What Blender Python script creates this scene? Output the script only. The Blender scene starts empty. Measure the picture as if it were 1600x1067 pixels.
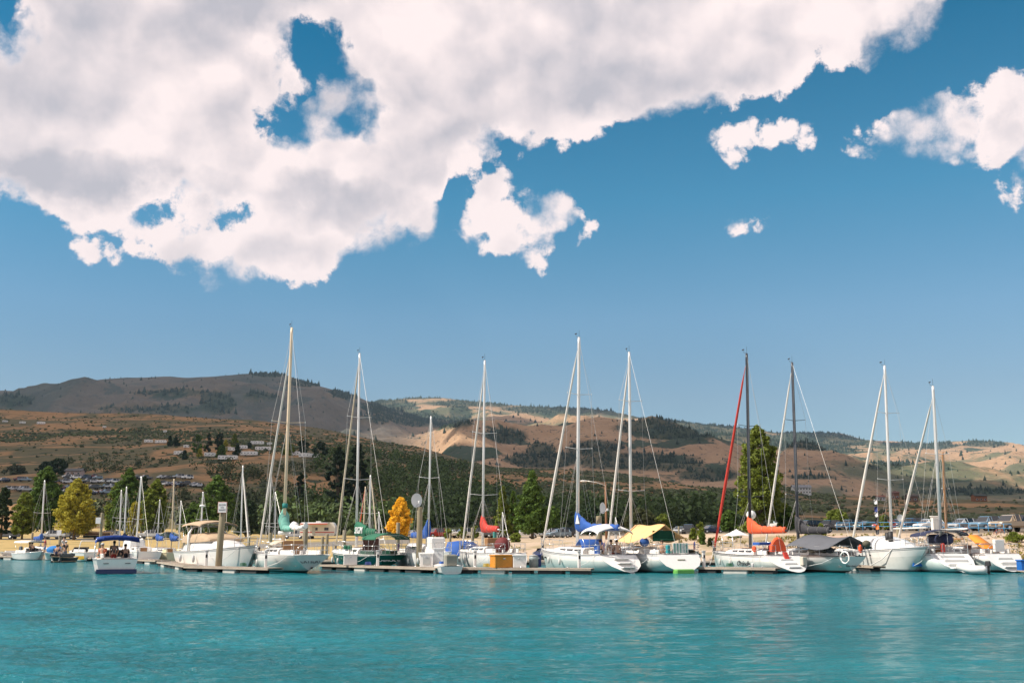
import bpy, math, random
import numpy as np
from mathutils import Vector, Matrix
random.seed(7); RNG = np.random.default_rng(7)
R = math.radians
scene = bpy.context.scene
COL = scene.collection

# ------------------------------------------------------------------ camera
F = 1600.0                      # focal length in pixels of a 1600 px wide frame
CZ = 2.1                        # eye height over the water: a viewer standing on a boat
PITCH = math.atan((840 - 533.5) / F)
CP, SP = math.cos(PITCH), math.sin(PITCH)
cam = bpy.data.cameras.new('camera'); camo = bpy.data.objects.new('camera', cam); COL.objects.link(camo)
camo.location = (0, 0, CZ); camo.rotation_euler = (R(90) + PITCH, 0, 0)
cam.sensor_width = 36; cam.lens = 36 * F / 1600; cam.clip_start = .1; cam.clip_end = 40000
scene.camera = camo
# ------------------------------------------------------------------ light
SUN_AZ, SUN_EL = R(-104), R(46)     # azimuth from +Y, clockwise
sdir = Vector((math.sin(SUN_AZ) * math.cos(SUN_EL), math.cos(SUN_AZ) * math.cos(SUN_EL), math.sin(SUN_EL)))
sl = bpy.data.lights.new('sun', 'SUN'); sl.energy = 5.0; sl.angle = R(.5); sl.color = (1, .93, .83)
so = bpy.data.objects.new('sun', sl); COL.objects.link(so); so.rotation_euler = sdir.to_track_quat('Z', 'Y').to_euler()
scene.view_settings.view_transform = 'Standard'; scene.view_settings.look = 'None'
scene.view_settings.exposure = 0.38; scene.view_settings.gamma = 1
scene.cycles.max_bounces = 5; scene.cycles.diffuse_bounces = 2; scene.cycles.glossy_bounces = 3
scene.cycles.transmission_bounces = 3; scene.cycles.volume_bounces = 0; scene.cycles.transparent_max_bounces = 6

def azel(px, py):
    x = (px - 800) / F; y = -(py - 533.5) / F
    d = Vector((x, CP - y * SP, SP + y * CP)).normalized()
    return math.atan2(d.x, d.y), math.asin(d.z)

class NT:                       # tiny node helper
    def __init__(s, nt): s.nt = nt; nt.nodes.clear()
    def n(s, t, **k):
        n = s.nt.nodes.new(t)
        for a, v in k.items(): setattr(n, a, v)
        return n
    def l(s, a, b): s.nt.links.new(a, b)
    def val(s, sock, v):
        if v is None: return
        if isinstance(v, bpy.types.NodeSocket): s.l(v, sock)
        else: sock.default_value = v
    def m(s, op, a, b=None, c=None, clamp=False):
        n = s.n('ShaderNodeMath', operation=op, use_clamp=clamp)
        for i, v in enumerate((a, b, c)): s.val(n.inputs[i], v)
        return n.outputs[0]
    def noise(s, vec, scale, detail=5, rough=.55, dist=0, w=None):
        n = s.n('ShaderNodeTexNoise')
        s.val(n.inputs['Vector'], vec); n.inputs['Scale'].default_value = scale; n.inputs['Detail'].default_value = detail
        n.inputs['Roughness'].default_value = rough; n.inputs['Distortion'].default_value = dist
        return n.outputs[0]
    def mix(s, f, a, b):
        n = s.n('ShaderNodeMix', data_type='RGBA')
        s.val(n.inputs[0], f); s.val(n.inputs[6], a); s.val(n.inputs[7], b)
        return n.outputs[2]
    def ramp(s, v, a, b, c=0., d=1.):
        n = s.n('ShaderNodeMapRange', interpolation_type='SMOOTHSTEP')
        s.val(n.inputs[0], v)
        for i, q in zip((1, 2, 3, 4), (a, b, c, d)): s.val(n.inputs[i], q)
        return n.outputs[0]
    def comb(s, x, y, z=0.):
        n = s.n('ShaderNodeCombineXYZ')
        for i, v in enumerate((x, y, z)): s.val(n.inputs[i], v)
        return n.outputs[0]
    def vadd(s, a, b):
        n = s.n('ShaderNodeVectorMath', operation='ADD'); s.val(n.inputs[0], a); s.val(n.inputs[1], b); return n.outputs[0]
    def vmul(s, a, b):
        n = s.n('ShaderNodeVectorMath', operation='MULTIPLY'); s.val(n.inputs[0], a); s.val(n.inputs[1], b); return n.outputs[0]

def build_world():
    w = bpy.data.worlds.new('World'); scene.world = w; w.use_nodes = True
    t = NT(w.node_tree)
    out = t.n('ShaderNodeOutputWorld'); bg = t.n('ShaderNodeBackground')
    sky = t.n('ShaderNodeTexSky', sky_type='NISHITA', sun_disc=False, sun_elevation=SUN_EL, sun_rotation=SUN_AZ,
              altitude=2200, air_density=1.0, dust_density=.35, ozone_density=3.0)
    tc = t.n('ShaderNodeTexCoord'); d = tc.outputs['Generated']
    sp = t.n('ShaderNodeSeparateXYZ'); t.l(d, sp.inputs[0])
    az = t.m('ARCTAN2', sp.outputs[0], sp.outputs[1]); el = t.m('ARCSINE', sp.outputs[2])
    q = t.comb(az, el)
    big = t.noise(q, 5.5, 3, .5)
    wn = t.n('ShaderNodeTexNoise'); t.l(q, wn.inputs['Vector']); wn.inputs['Scale'].default_value = 26; wn.inputs['Detail'].default_value = 5
    wq = t.vadd(q, t.vmul(t.vadd(wn.outputs[1], (-.5, -.5, -.5)), (.014, .014, 0)))
    def vor(vec, sc):
        v = t.n('ShaderNodeTexVoronoi', feature='F1'); t.l(vec, v.inputs['Vector']); v.inputs['Scale'].default_value = sc; return v.outputs['Distance']
    def billow(vec):
        return t.m('ADD', t.m('ADD', t.m('MULTIPLY', vor(vec, 18), -.40), t.m('MULTIPLY', vor(vec, 41), -.20)), t.m('ADD', t.m('MULTIPLY', vor(vec, 95), -.10), t.m('MULTIPLY', t.noise(vec, 22, 13, .66), 1.25)))
    B0 = billow(wq); B1 = billow(t.vadd(wq, (-.010, .014, 0)))
    lowf = t.noise(q, 8, 4, .5)
    disp = t.m('ADD', t.m('MULTIPLY', t.m('SUBTRACT', B0, .29), .060), t.m('MULTIPLY', t.m('SUBTRACT', lowf, .5), .03))
    edge = [(-140, 260), (-60, 305), (0, 325), (60, 350), (110, 366), (185, 362), (205, 390), (250, 405), (275, 432), (330, 437), (420, 447),
            (460, 449), (500, 441), (530, 420), (548, 396), (580, 380), (640, 374), (680, 356), (694, 320), (700, 290), (730, 270), (800, 246),
            (830, 232), (880, 224), (900, 233), (940, 214), (1000, 208), (1040, 184), (1080, 172), (1150, 181), (1190, 167), (1230, 154),
            (1262, 120), (1290, 108), (1340, 115), (1380, 100), (1425, 84), (1462, 55), (1478, 20), (1500, -40), (1700, -150)]
    fc = t.n('ShaderNodeFloatCurve'); mp = fc.mapping; cu = mp.curves[0]
    pts = [azel(*e) for e in edge]; A0, A1, E1 = -.7, .7, .75
    pts = [((a - A0) / (A1 - A0), e / E1) for a, e in pts]
    pts = [(0, .2)] + pts + [(1, .95)]
    cu.points[0].location = pts[0]; cu.points[1].location = pts[-1]
    for p in pts[1:-1]: cu.points.new(*p)
    for p in cu.points: p.handle_type = 'AUTO_CLAMPED'
    mp.update()
    t.l(t.m('DIVIDE', t.m('SUBTRACT', az, A0), A1 - A0), fc.inputs['Value'])
    main = t.m('SUBTRACT', el, t.m('MULTIPLY', fc.outputs[0], E1))
    def ell(px, py, rx, ry):
        a, e = azel(px, py); rx /= F * 1.05; ry /= F * 1.05
        u = t.m('DIVIDE', t.m('SUBTRACT', az, a), rx); v = t.m('DIVIDE', t.m('SUBTRACT', el, e), ry)
        rr = t.m('SQRT', t.m('ADD', t.m('MULTIPLY', u, u), t.m('MULTIPLY', v, v)))
        return t.m('MULTIPLY', t.m('SUBTRACT', 1., rr), min(rx, ry))
    f = main
    for h in ((495, 92, 54, 38), (466, 135, 38, 46), (455, 182, 24, 20), (536, 190, 16, 9), (286, 334, 26, 12), (358, 338, 16, 6), (2, 12, 14, 20)):
        f = t.m('MINIMUM', f, t.m('MULTIPLY', ell(*h), -1.))
    for c in ((462, 138, 18, 18), (490, 168, 14, 10), (762, 292, 32, 24), (752, 325, 30, 30), (735, 362, 34, 22), (805, 384, 62, 30), (842, 364, 54, 38), (876, 346, 46, 34), (902, 364, 30, 22), (790, 350, 42, 32), (814, 306, 16, 11), (1160, 214, 56, 28), (1212, 210, 56, 30), (1252, 222, 32, 14), (1125, 207, 30, 18),
              (1385, 215, 52, 24), (1440, 198, 62, 36), (1510, 195, 62, 42), (1575, 200, 66, 56), (1480, 228, 92, 24), (1590, 165, 34, 30), (1592, 290, 34, 36), (1100, 357, 13, 7), (1152, 353, 15, 7), (126, 383, 20, 10), (1710, 235, 120, 75)):
        f = t.m('MAXIMUM', f, ell(c[0], c[1], c[2] * 1.1, c[3] * 1.12))
    # the rest of the sky away from the lake view: broken cloud
    other = t.m('SUBTRACT', t.m('MULTIPLY', t.m('SUBTRACT', big, .5), .5), -.03)
    away = t.ramp(t.m('ABSOLUTE', az), .62, .8)
    f = t.m('ADD', t.m('MULTIPLY', f, t.m('SUBTRACT', 1., away)), t.m('MULTIPLY', other, away))
    ff = t.m('ADD', f, disp)
    al = t.ramp(ff, -.004, t.m('ADD', .004, t.m('MULTIPLY', t.ramp(t.noise(q, 9, 3, .5), .46, .62), .026)))
    # cloud shading: billows brighter on the sun side, greyer in the deep bases
    def puff(vec): return t.m('ADD', t.m('MULTIPLY', vor(vec, 9), -.55), t.m('ADD', t.m('MULTIPLY', vor(vec, 21), -.30), t.noise(vec, 12, 6, .5)))
    lit = t.m('ADD', t.m('MULTIPLY', t.m('SUBTRACT', puff(wq), puff(t.vadd(wq, (-.012, .020, 0)))), 1.5), t.m('MULTIPLY', t.m('SUBTRACT', B0, B1), .35))
    g = t.ramp(t.noise(t.vmul(t.vadd(q, (2.2, 0, 0)), (1., 1.6, 1.)), 5.0, 4, .45), .38, .64, 0., .75)
    wq2 = t.vadd(q, t.vmul(t.vadd(wn.outputs[1], (-.5, -.5, -.5)), (.05, .05, 0)))
    s2 = t.n('ShaderNodeSeparateXYZ'); t.l(wq2, s2.inputs[0])
    for gx, gy, rx, ry, k_ in ((170, 292, 260, 50, .75), (540, 318, 170, 50, .62), (880, 120, 240, 80, .55), (170, 62, 150, 36, .45), (370, 190, 60, 110, .35), (690, 180, 130, 60, .35), (1130, 110, 110, 50, .35), (430, 395, 90, 40, .4), (1500, 215, 100, 24, .3)):
        a_, e_2 = azel(gx, gy); u = t.m('DIVIDE', t.m('SUBTRACT', s2.outputs[0], a_), rx / F); v = t.m('DIVIDE', t.m('SUBTRACT', s2.outputs[1], e_2), ry / F)
        rr = t.m('ADD', t.m('MULTIPLY', u, u), t.m('MULTIPLY', v, v)); g = t.m('MAXIMUM', g, t.ramp(rr, 1.4, 0., 0., min(.95, k_ * 1.3)))
    g = t.m('MULTIPLY', g, t.ramp(ff, .0, .035))
    grey = t.m('SUBTRACT', g, lit, clamp=True)
    ccol = t.mix(grey, (9.0, 7.8, 7.65, 1), (4.7, 4.55, 5.0, 1))
    # thin bright haze towards the horizon
    hz = t.m('POWER', t.m('SUBTRACT', 1., t.m('MAXIMUM', el, 0.)), 7.)
    skyc = t.mix(t.m('MULTIPLY', hz, .42), sky.outputs[0], (2.9, 3.7, 4.3, 1))
    cr = t.n('ShaderNodeValToRGB'); t.l(t.m('DIVIDE', el, R(40)), cr.inputs[0]); e_ = cr.color_ramp.elements
    e_[0].position = R(7.5) / R(40); e_[0].color = (.92, .95, .86, 1); e_[1].position = R(27) / R(40); e_[1].color = (.02, .90, .96, 1)
    for p_, c_ in ((12, (.84, 1.10, 1.03, 1)), (18.5, (.37, 1.13, 1.10, 1)), (34, (.30, .95, 1.0, 1))): q_ = e_.new(R(p_) / R(40)); q_.color = c_
    skyc = t.vmul(skyc, cr.outputs[0])
    t.l(t.mix(al, skyc, ccol), bg.inputs[0]); bg.inputs[1].default_value = .093
    t.l(bg.outputs[0], out.inputs[0])
build_world()

# ------------------------------------------------------------------ pixel helpers (only used to survey where real things stand)
def P(px, py, Y):
    x = (px - 800) / F; y = -(py - 533.5) / F
    k = Y / (CP - y * SP)
    return Vector((x * k, Y, CZ + (SP + y * CP) * k))
def GX(px, Y, z=0.):            # the point at depth Y and height z seen in column px
    k = CP * Y + SP * (z - CZ)
    return Vector(((px - 800) / F * k, Y, z))
def proj(p):
    k = CP * p[1] + SP * (p[2] - CZ)
    return 800 + F * p[0] / k, 533.5 - F * (-SP * p[1] + CP * (p[2] - CZ)) / k

# ------------------------------------------------------------------ materials
MATS = {}
def M(name, col=None, rough=.5, metal=0., var=.06, scale=3., bump=0., bscale=20., coat=0., trans=0., emit=0, island=0, stretch=None, spec=.5):
    if name in MATS: return MATS[name]
    m = bpy.data.materials.new(name); m.use_nodes = True; t = NT(m.node_tree)
    out = t.n('ShaderNodeOutputMaterial'); b = t.n('ShaderNodeBsdfPrincipled')
    tc = t.n('ShaderNodeTexCoord'); v = tc.outputs['Object']
    if stretch: v = t.vmul(v, stretch)
    ns = t.noise(v, scale, 5, .6)
    k = t.m('ADD', t.m('MULTIPLY', t.m('SUBTRACT', ns, .5), var * 4), 1.)
    if island:
        g = t.n('ShaderNodeNewGeometry')
        k = t.m('MULTIPLY', k, t.m('ADD', t.m('MULTIPLY', g.outputs['Random Per Island'], island * 2), 1 - island))
    c = t.vmul((*col[:3],), k)
    t.l(c, b.inputs['Base Color'])
    b.inputs['Roughness'].default_value = rough; b.inputs['Metallic'].default_value = metal
    b.inputs['Coat Weight'].default_value = coat; b.inputs['Coat Roughness'].default_value = .08
    b.inputs['Specular IOR Level'].default_value = spec
    if bump:
        bp = t.n('ShaderNodeBump'); bp.inputs['Strength'].default_value = bump; bp.inputs['Distance'].default_value = .02
        t.l(t.noise(v, bscale, 4, .6), bp.inputs['Height']); t.l(bp.outputs[0], b.inputs['Normal'])
    if trans:
        tr = t.n('ShaderNodeBsdfTranslucent'); t.l(t.vmul(c, (1.25, 1.2, .7)), tr.inputs[0])
        mx = t.n('ShaderNodeMixShader'); mx.inputs[0].default_value = trans
        t.l(b.outputs[0], mx.inputs[1]); t.l(tr.outputs[0], mx.inputs[2]); t.l(mx.outputs[0], out.inputs[0])
    else: t.l(b.outputs[0], out.inputs[0])
    MATS[name] = m; return m
W = lambda: M('white_gelcoat', (.80, .775, .735), .28, coat=.4, var=.035, scale=2.2, stretch=(3, 3, .5))
CREAM = lambda: M('cream_gelcoat', (.72, .62, .40), .3, coat=.3, var=.04)
DECK = lambda: M('deck_nonskid', (.72, .69, .63), .6, var=.05, scale=2, bump=.2, bscale=60)
GLASS = lambda: M('dark_glass', (.02, .024, .028), .08, var=.02, coat=.5)
ALU = lambda: M('aluminium', (.72, .70, .67), .38, .35, var=.03)
STEEL = lambda: M('stainless', (.62, .62, .62), .25, .85)
WIRE = lambda: M('wire', (.50, .48, .45), .4, .5)
WOODG = lambda: M('weathered_planks', (.40, .33, .26), .8, var=.18, scale=2.2, bump=.4, bscale=12, stretch=(1, 6, 1))
PILE = lambda: M('piling_wood', (.27, .22, .14), .85, var=.16, scale=4, bump=.5, bscale=18, stretch=(2, 2, .4))
TEAK = lambda: M('teak', (.30, .15, .06), .5, var=.15, scale=6, stretch=(1, 5, 5))
BLACK = lambda: M('black_rubber', (.02, .02, .022), .6)
FLOAT = lambda: M('float_block', (.028, .03, .03), .7, var=.1)
FLOATW = lambda: M('pale_float', (.55, .52, .47), .6, var=.1)
BOTTOM = lambda: M('bottom_paint', (.03, .06, .07), .7, var=.1)
def FAB(name, col, var=.10): return M('canvas_' + name, col, .8, var=var, scale=1.6, bump=1., bscale=3.5)
def PAINT(name, col): return M('car_paint_' + name, col, .25, .2, coat=.7, var=.02)

# ------------------------------------------------------------------ mesh builder
class MB:
    def __init__(s): s.v = []; s.f = []; s.mi = []; s.sm = []; s.mats = []
    def mat(s, m):
        if m not in s.mats: s.mats.append(m)
        return s.mats.index(m)
    def add(s, vs, fs, m, smooth=False, xf=None):
        o = len(s.v); i = s.mat(m)
        if xf is not None: vs = [xf @ Vector(v) for v in vs]
        s.v += [tuple(v) for v in vs]
        for f in fs:
            s.f.append([o + a for a in f]); s.mi.append(i); s.sm.append(smooth)
        return s
    def box(s, c, d, m, rz=0, bev=0., ry=0, top=1.):
        x, y, z = d[0] / 2, d[1] / 2, d[2] / 2
        if bev:
            b = min(bev, x * .9, y * .9)
            ring = [(-x + b, -y), (x - b, -y), (x, -y + b), (x, y - b), (x - b, y), (-x + b, y), (-x, y - b), (-x, -y + b)]
            bz = min(b, z * .9)
            def rg(k, zz): return [(a * k[0], q * k[1], zz) for a, q in ring]
            k2 = ((x - b * .6) / x, (y - b * .6) / y)
            rs = [rg((1, 1), -z), rg((top, top), z - bz), rg((k2[0] * top, k2[1] * top), z)]
            vs = sum(rs, []); fs = []
            for j in range(2):
                for i in range(8): fs.append([j * 8 + i, j * 8 + (i + 1) % 8, j * 8 + 8 + (i + 1) % 8, j * 8 + 8 + i])
            fs += [list(range(7, -1, -1)), list(range(16, 24))]
        else:
            vs = [(-x, -y, -z), (x, -y, -z), (x, y, -z), (-x, y, -z), (-x * top, -y * top, z), (x * top, -y * top, z), (x * top, y * top, z), (-x * top, y * top, z)]
            fs = [(3, 2, 1, 0), (4, 5, 6, 7), (0, 1, 5, 4), (1, 2, 6, 5), (2, 3, 7, 6), (3, 0, 4, 7)]
        xf = Matrix.Translation(c) @ Matrix.Rotation(rz, 4, 'Z') @ Matrix.Rotation(ry, 4, 'Y')
        return s.add(vs, fs, m, False, xf)
    def tube(s, pts, r, m, n=6, cap=True):
        pts = [Vector(p) for p in pts]; rs = r if isinstance(r, (list, tuple)) else [r] * len(pts)
        vs = []; fs = []
        for i, p in enumerate(pts):
            d = (pts[min(i + 1, len(pts) - 1)] - pts[max(i - 1, 0)])
            if d.length < 1e-6: d = Vector((0, 0, 1))
            d.normalize(); a = d.orthogonal() if abs(d.z) > .9 else d.cross(Vector((0, 0, 1)))
            if abs(d.z) > .9: a = Vector((1, 0, 0)) - d * d.x
            a.normalize(); b = d.cross(a)
            for k in range(n):
                q = 2 * math.pi * k / n; vs.append(p + (a * math.cos(q) + b * math.sin(q)) * rs[i])
        for i in range(len(pts) - 1):
            for k in range(n): fs.append([i * n + k, i * n + (k + 1) % n, (i + 1) * n + (k + 1) % n, (i + 1) * n + k])
        if cap: fs += [list(range(n - 1, -1, -1)), [(len(pts) - 1) * n + k for k in range(n)]]
        return s.add(vs, fs, m, n > 4)
    def loft(s, rings, m, closed=True, caps=True, smooth=True, rowmat=None):
        n = len(rings[0]); vs = sum([list(r) for r in rings], []); o = len(s.v)
        s.v += [tuple(v) for v in vs]
        for i in range(len(rings) - 1):
            for k in range(n if closed else n - 1):
                mm = rowmat[k] if rowmat else m
                s.f.append([o + i * n + k, o + i * n + (k + 1) % n, o + (i + 1) * n + (k + 1) % n, o + (i + 1) * n + k]); s.mi.append(s.mat(mm)); s.sm.append(smooth)
        if caps:
            for f in ([o + k for k in range(n - 1, -1, -1)], [o + (len(rings) - 1) * n + k for k in range(n)]):
                s.f.append(f); s.mi.append(s.mat(m)); s.sm.append(False)
        return s
    def grid(s, rows, m, smooth=True, thick=0.):
        nr, nc = len(rows), len(rows[0]); vs = sum([list(r) for r in rows], []); fs = []
        for i in range(nr - 1):
            for j in range(nc - 1): fs.append([i * nc + j, i * nc + j + 1, (i + 1) * nc + j + 1, (i + 1) * nc + j])
        s.add(vs, fs, m, smooth)
        if thick:
            s.add([(v[0], v[1], v[2] - thick) for v in vs], [f[::-1] for f in fs], m, smooth)
            o = len(s.v) - 2 * len(vs); N = len(vs)
            bd = [j for j in range(nc)] + [i * nc + nc - 1 for i in range(1, nr)] + [(nr - 1) * nc + j for j in range(nc - 2, -1, -1)] + [i * nc for i in range(nr - 2, 0, -1)]
            for a, b in zip(bd, bd[1:] + bd[:1]):
                s.f.append([o + a, o + N + a, o + N + b, o + b]); s.mi.append(s.mat(m)); s.sm.append(False)
        return s
    def ball(s, c, r, m, n=8, jit=0.):
        rx, ry, rz = r if isinstance(r, (tuple, list)) else (r, r, r)
        rings = []
        for i in range(n + 1):
            a = math.pi * i / n
            rings.append([(c[0] + rx * max(math.sin(a), .02) * math.cos(b) , c[1] + ry * max(math.sin(a), .02) * math.sin(b), c[2] - rz * math.cos(a)) for b in [2 * math.pi * k / (n + 2) for k in range(n + 2)]])
        return s.loft(rings, m)
    def build(s, name, parent=None):
        me = bpy.data.meshes.new(name); me.from_pydata(s.v, [], s.f)
        for m in s.mats: me.materials.append(m)
        me.polygons.foreach_set('material_index', s.mi); me.polygons.foreach_set('use_smooth', s.sm)
        me.update(); o = bpy.data.objects.new(name, me); COL.objects.link(o)
        if parent: o.parent = parent
        return o
def npmesh(name, V, Fq, mats, parent=None, smooth=False, mi=None):
    me = bpy.data.meshes.new(name); k = Fq.shape[1]
    me.vertices.add(len(V)); me.vertices.foreach_set('co', V.astype(np.float32).ravel())
    me.loops.add(Fq.size); me.loops.foreach_set('vertex_index', Fq.astype(np.int32).ravel())
    me.polygons.add(len(Fq)); me.polygons.foreach_set('loop_start', np.arange(0, Fq.size, k, dtype=np.int32))
    me.polygons.foreach_set('loop_total', np.full(len(Fq), k, dtype=np.int32))
    if smooth: me.polygons.foreach_set('use_smooth', np.ones(len(Fq), bool))
    for m in mats: me.materials.append(m)
    if mi is not None: me.polygons.foreach_set('material_index', mi.astype(np.int32))
    me.update(calc_edges=True); me.validate()
    o = bpy.data.objects.new(name, me); COL.objects.link(o)
    if parent: o.parent = parent
    return o
def tag(o, label=None, cat=None, group=None, kind=None):
    if label: o['label'] = label
    if cat: o['category'] = cat
    if group: o['group'] = group
    if kind: o['kind'] = kind
    return o
def empty(name, loc, rz=0, label=None, cat=None, group=None):
    o = bpy.data.objects.new(name, None); COL.objects.link(o); o.location = loc; o.rotation_euler = (0, 0, rz); o.empty_display_size = .2
    return tag(o, label, cat, group)
def copy_tree(o, parent=None):
    c = o.copy(); COL.objects.link(c)
    if parent: c.parent = parent
    for ch in o.children: copy_tree(ch, c)
    return c

# ------------------------------------------------------------------ numpy noise
_perm = RNG.random((256, 256))
def vnoise(x, y):
    xi = np.floor(x).astype(int); yi = np.floor(y).astype(int); fx = x - xi; fy = y - yi
    fx = fx * fx * fx * (fx * (fx * 6 - 15) + 10); fy = fy * fy * fy * (fy * (fy * 6 - 15) + 10)
    a = _perm[xi & 255, yi & 255]; b = _perm[(xi + 1) & 255, yi & 255]; c = _perm[xi & 255, (yi + 1) & 255]; d = _perm[(xi + 1) & 255, (yi + 1) & 255]
    return (a * (1 - fx) + b * fx) * (1 - fy) + (c * (1 - fx) + d * fx) * fy
def fbm(x, y, o=5, g=.5, ridged=False):
    s = 0; a = 1; t = 0
    for i in range(o):
        n = vnoise(x + 17.3 * i, y - 9.1 * i)
        if ridged: n = 1 - np.abs(2 * n - 1)
        s = s + a * n; t += a; a *= g; x = x * 2.03 * .8 - y * 2.03 * .6; y = (x + y * 2.03) if False else y * 2.03
    return s / t

# ------------------------------------------------------------------ terrain
NEAR_X = [-400, 300, 450, 600, 850, 1050, 1300, 1600, 2000]
NEAR = [(60, [-3] * 9), (80, [-2.5, -2.5, -1.8, -1.2, -1.2, -1.2, -1.2, -1.2, -1.2]), (86, [-1.8, -1.8, -1.2, -.15, -.15, -.15, -.15, -.1, -.1]), (94, [-1, -1, -.5, .6, .6, .8, .9, 1.0, 1.0]),
        (104, [-.15, -.15, .2, 1.0, 1.0, 1.7, 2.1, 2.5, 2.6]), (115, [.5, .5, .7, 1.3, 1.4, 2.4, 2.8, 2.85, 2.9]), (150, [1.1, 1.1, 1.3, 1.8, 1.9, 2.6, 3.2, 3.1, 3.1]),
        (200, [1.8, 1.8, 1.9, 2.1, 2.1, 2.7, 3.5, 3.5, 3.5]), (265, [2.1, 2.1, 2.2, 2.3, 2.3, 2.8, 4, 4, 4])]
FAR = [
 (330, [(0, 830), (100, 826), (200, 827), (300, 829), (450, 832), (600, 835), (800, 836), (1000, 834), (1200, 829), (1600, 822)]),
 (430, [(0, 784), (100, 780), (200, 782), (300, 778), (400, 790), (500, 805), (600, 818), (700, 822), (850, 815), (1000, 812), (1200, 806), (1400, 812), (1600, 813)]),
 (540, [(0, 756), (100, 751), (200, 752), (300, 746), (400, 757), (500, 775), (600, 792), (700, 802), (850, 798), (1000, 792), (1100, 788), (1200, 792), (1350, 806), (1600, 807)]),
 (700, [(0, 735), (100, 733), (200, 726), (300, 719), (400, 717), (480, 717), (540, 730), (600, 750), (700, 772), (850, 770), (1000, 765), (1100, 772), (1200, 780), (1300, 796), (1450, 793), (1600, 789)]),
 (900, [(0, 700), (200, 698), (400, 694), (500, 703), (600, 718), (700, 738), (850, 750), (951, 748), (1032, 756), (1100, 765), (1160, 764), (1222, 757), (1255, 766), (1296, 771), (1347, 775), (1431, 780), (1600, 785)]),
 (1200, [(0, 665), (200, 668), (400, 676), (500, 686), (560, 692), (660, 707), (720, 723), (770, 732), (830, 737), (884, 738), (951, 741), (1032, 752), (1104, 763), (1200, 775), (1600, 795)]),
 (1500, [(-60, 636), (0, 637), (100, 641), (200, 643), (300, 648), (400, 656), (500, 670), (560, 681), (620, 692), (660, 700), (720, 718), (770, 728), (830, 732), (884, 732), (951, 736), (1032, 749), (1104, 764), (1200, 780), (1600, 798)]),
 (1900, [(0, 690), (400, 700), (600, 735), (1000, 765), (1200, 790), (1600, 800)]),
 (2600, [(0, 680), (400, 690), (560, 702), (620, 710), (660, 708), (681, 697), (718, 672), (749, 668), (776, 674), (800, 688), (830, 703), (870, 710), (911, 691), (931, 685), (951, 687), (988, 700), (1040, 702), (1094, 714), (1154, 729), (1190, 742), (1222, 739), (1262, 728), (1300, 727), (1364, 738), (1400, 741), (1470, 742), (1532, 745), (1600, 752), (1800, 760)]),
 (3300, [(0, 685), (400, 690), (560, 705), (620, 715), (800, 712), (1000, 722), (1200, 745), (1600, 760)]),
 (4200, [(0, 640), (150, 632), (250, 640), (330, 625), (420, 640), (500, 640), (560, 668), (640, 690), (700, 684), (760, 672), (850, 688), (930, 700), (1000, 690), (1080, 700), (1160, 706), (1240, 700), (1300, 706), (1400, 708), (1500, 722), (1600, 722)]),
 (5200, [(-60, 608), (0, 605), (50, 607), (100, 600), (150, 590), (200, 584), (250, 583), (290, 586), (340, 584), (380, 579), (420, 577), (445, 579), (470, 589), (510, 601), (560, 618), (600, 634), (640, 650), (700, 668), (800, 655), (900, 668), (1000, 678), (1100, 690), (1200, 694), (1300, 698), (1400, 703), (1500, 705), (1600, 716)]),
 (6000, [(0, 640), (400, 620), (560, 650), (640, 660), (800, 660), (900, 660), (1100, 684), (1300, 695), (1500, 700), (1600, 708)]),
 (7500, [(0, 630), (500, 640), (560, 632), (590, 624), (650, 618), (690, 617), (740, 622), (800, 628), (850, 632), (900, 635), (960, 642), (1000, 648), (1050, 655), (1100, 660), (1160, 668), (1220, 674), (1260, 673), (1310, 673), (1350, 684), (1400, 688), (1450, 692), (1480, 688), (1520, 686), (1560, 689), (1600, 700), (1750, 715)]),
 (9500, [(0, 700), (800, 700), (1600, 760)])]
UG = np.linspace(-1.1, 1.1, 2201)
_D = []; _E = []
for D, zs in NEAR:
    u = [GX(x, D, 0).x / D for x in NEAR_X]; _D.append(D); _E.append(np.interp(UG, u, [(z - CZ) / D for z in zs]))
for D, pts in FAR:
    u = []; e = []
    for x, y in pts:
        p = P(x, y, D); u.append(p.x / D); e.append((p.z - CZ) / D)
    v = np.interp(UG, u, e); k = np.exp(-np.linspace(-2, 2, 17) ** 2); k /= k.sum()
    v = np.convolve(np.pad(v, 8, 'edge'), k, 'valid'); _D.append(D); _E.append(v)
_LD = np.log(np.array(_D)); _E = np.array(_E)
def _elev(u, ly):
    i = np.clip(np.searchsorted(_LD, ly) - 1, 0, len(_LD) - 2); f = np.clip((ly - _LD[i]) / (_LD[i + 1] - _LD[i]), 0, 1)
    j = np.clip((u - UG[0]) / (UG[1] - UG[0]), 0, len(UG) - 1.001); j0 = j.astype(int); g = j - j0
    a = _E[i, j0] * (1 - g) + _E[i, j0 + 1] * g; b = _E[i + 1, j0] * (1 - g) + _E[i + 1, j0 + 1] * g
    return a * (1 - f) + b * f
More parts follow.
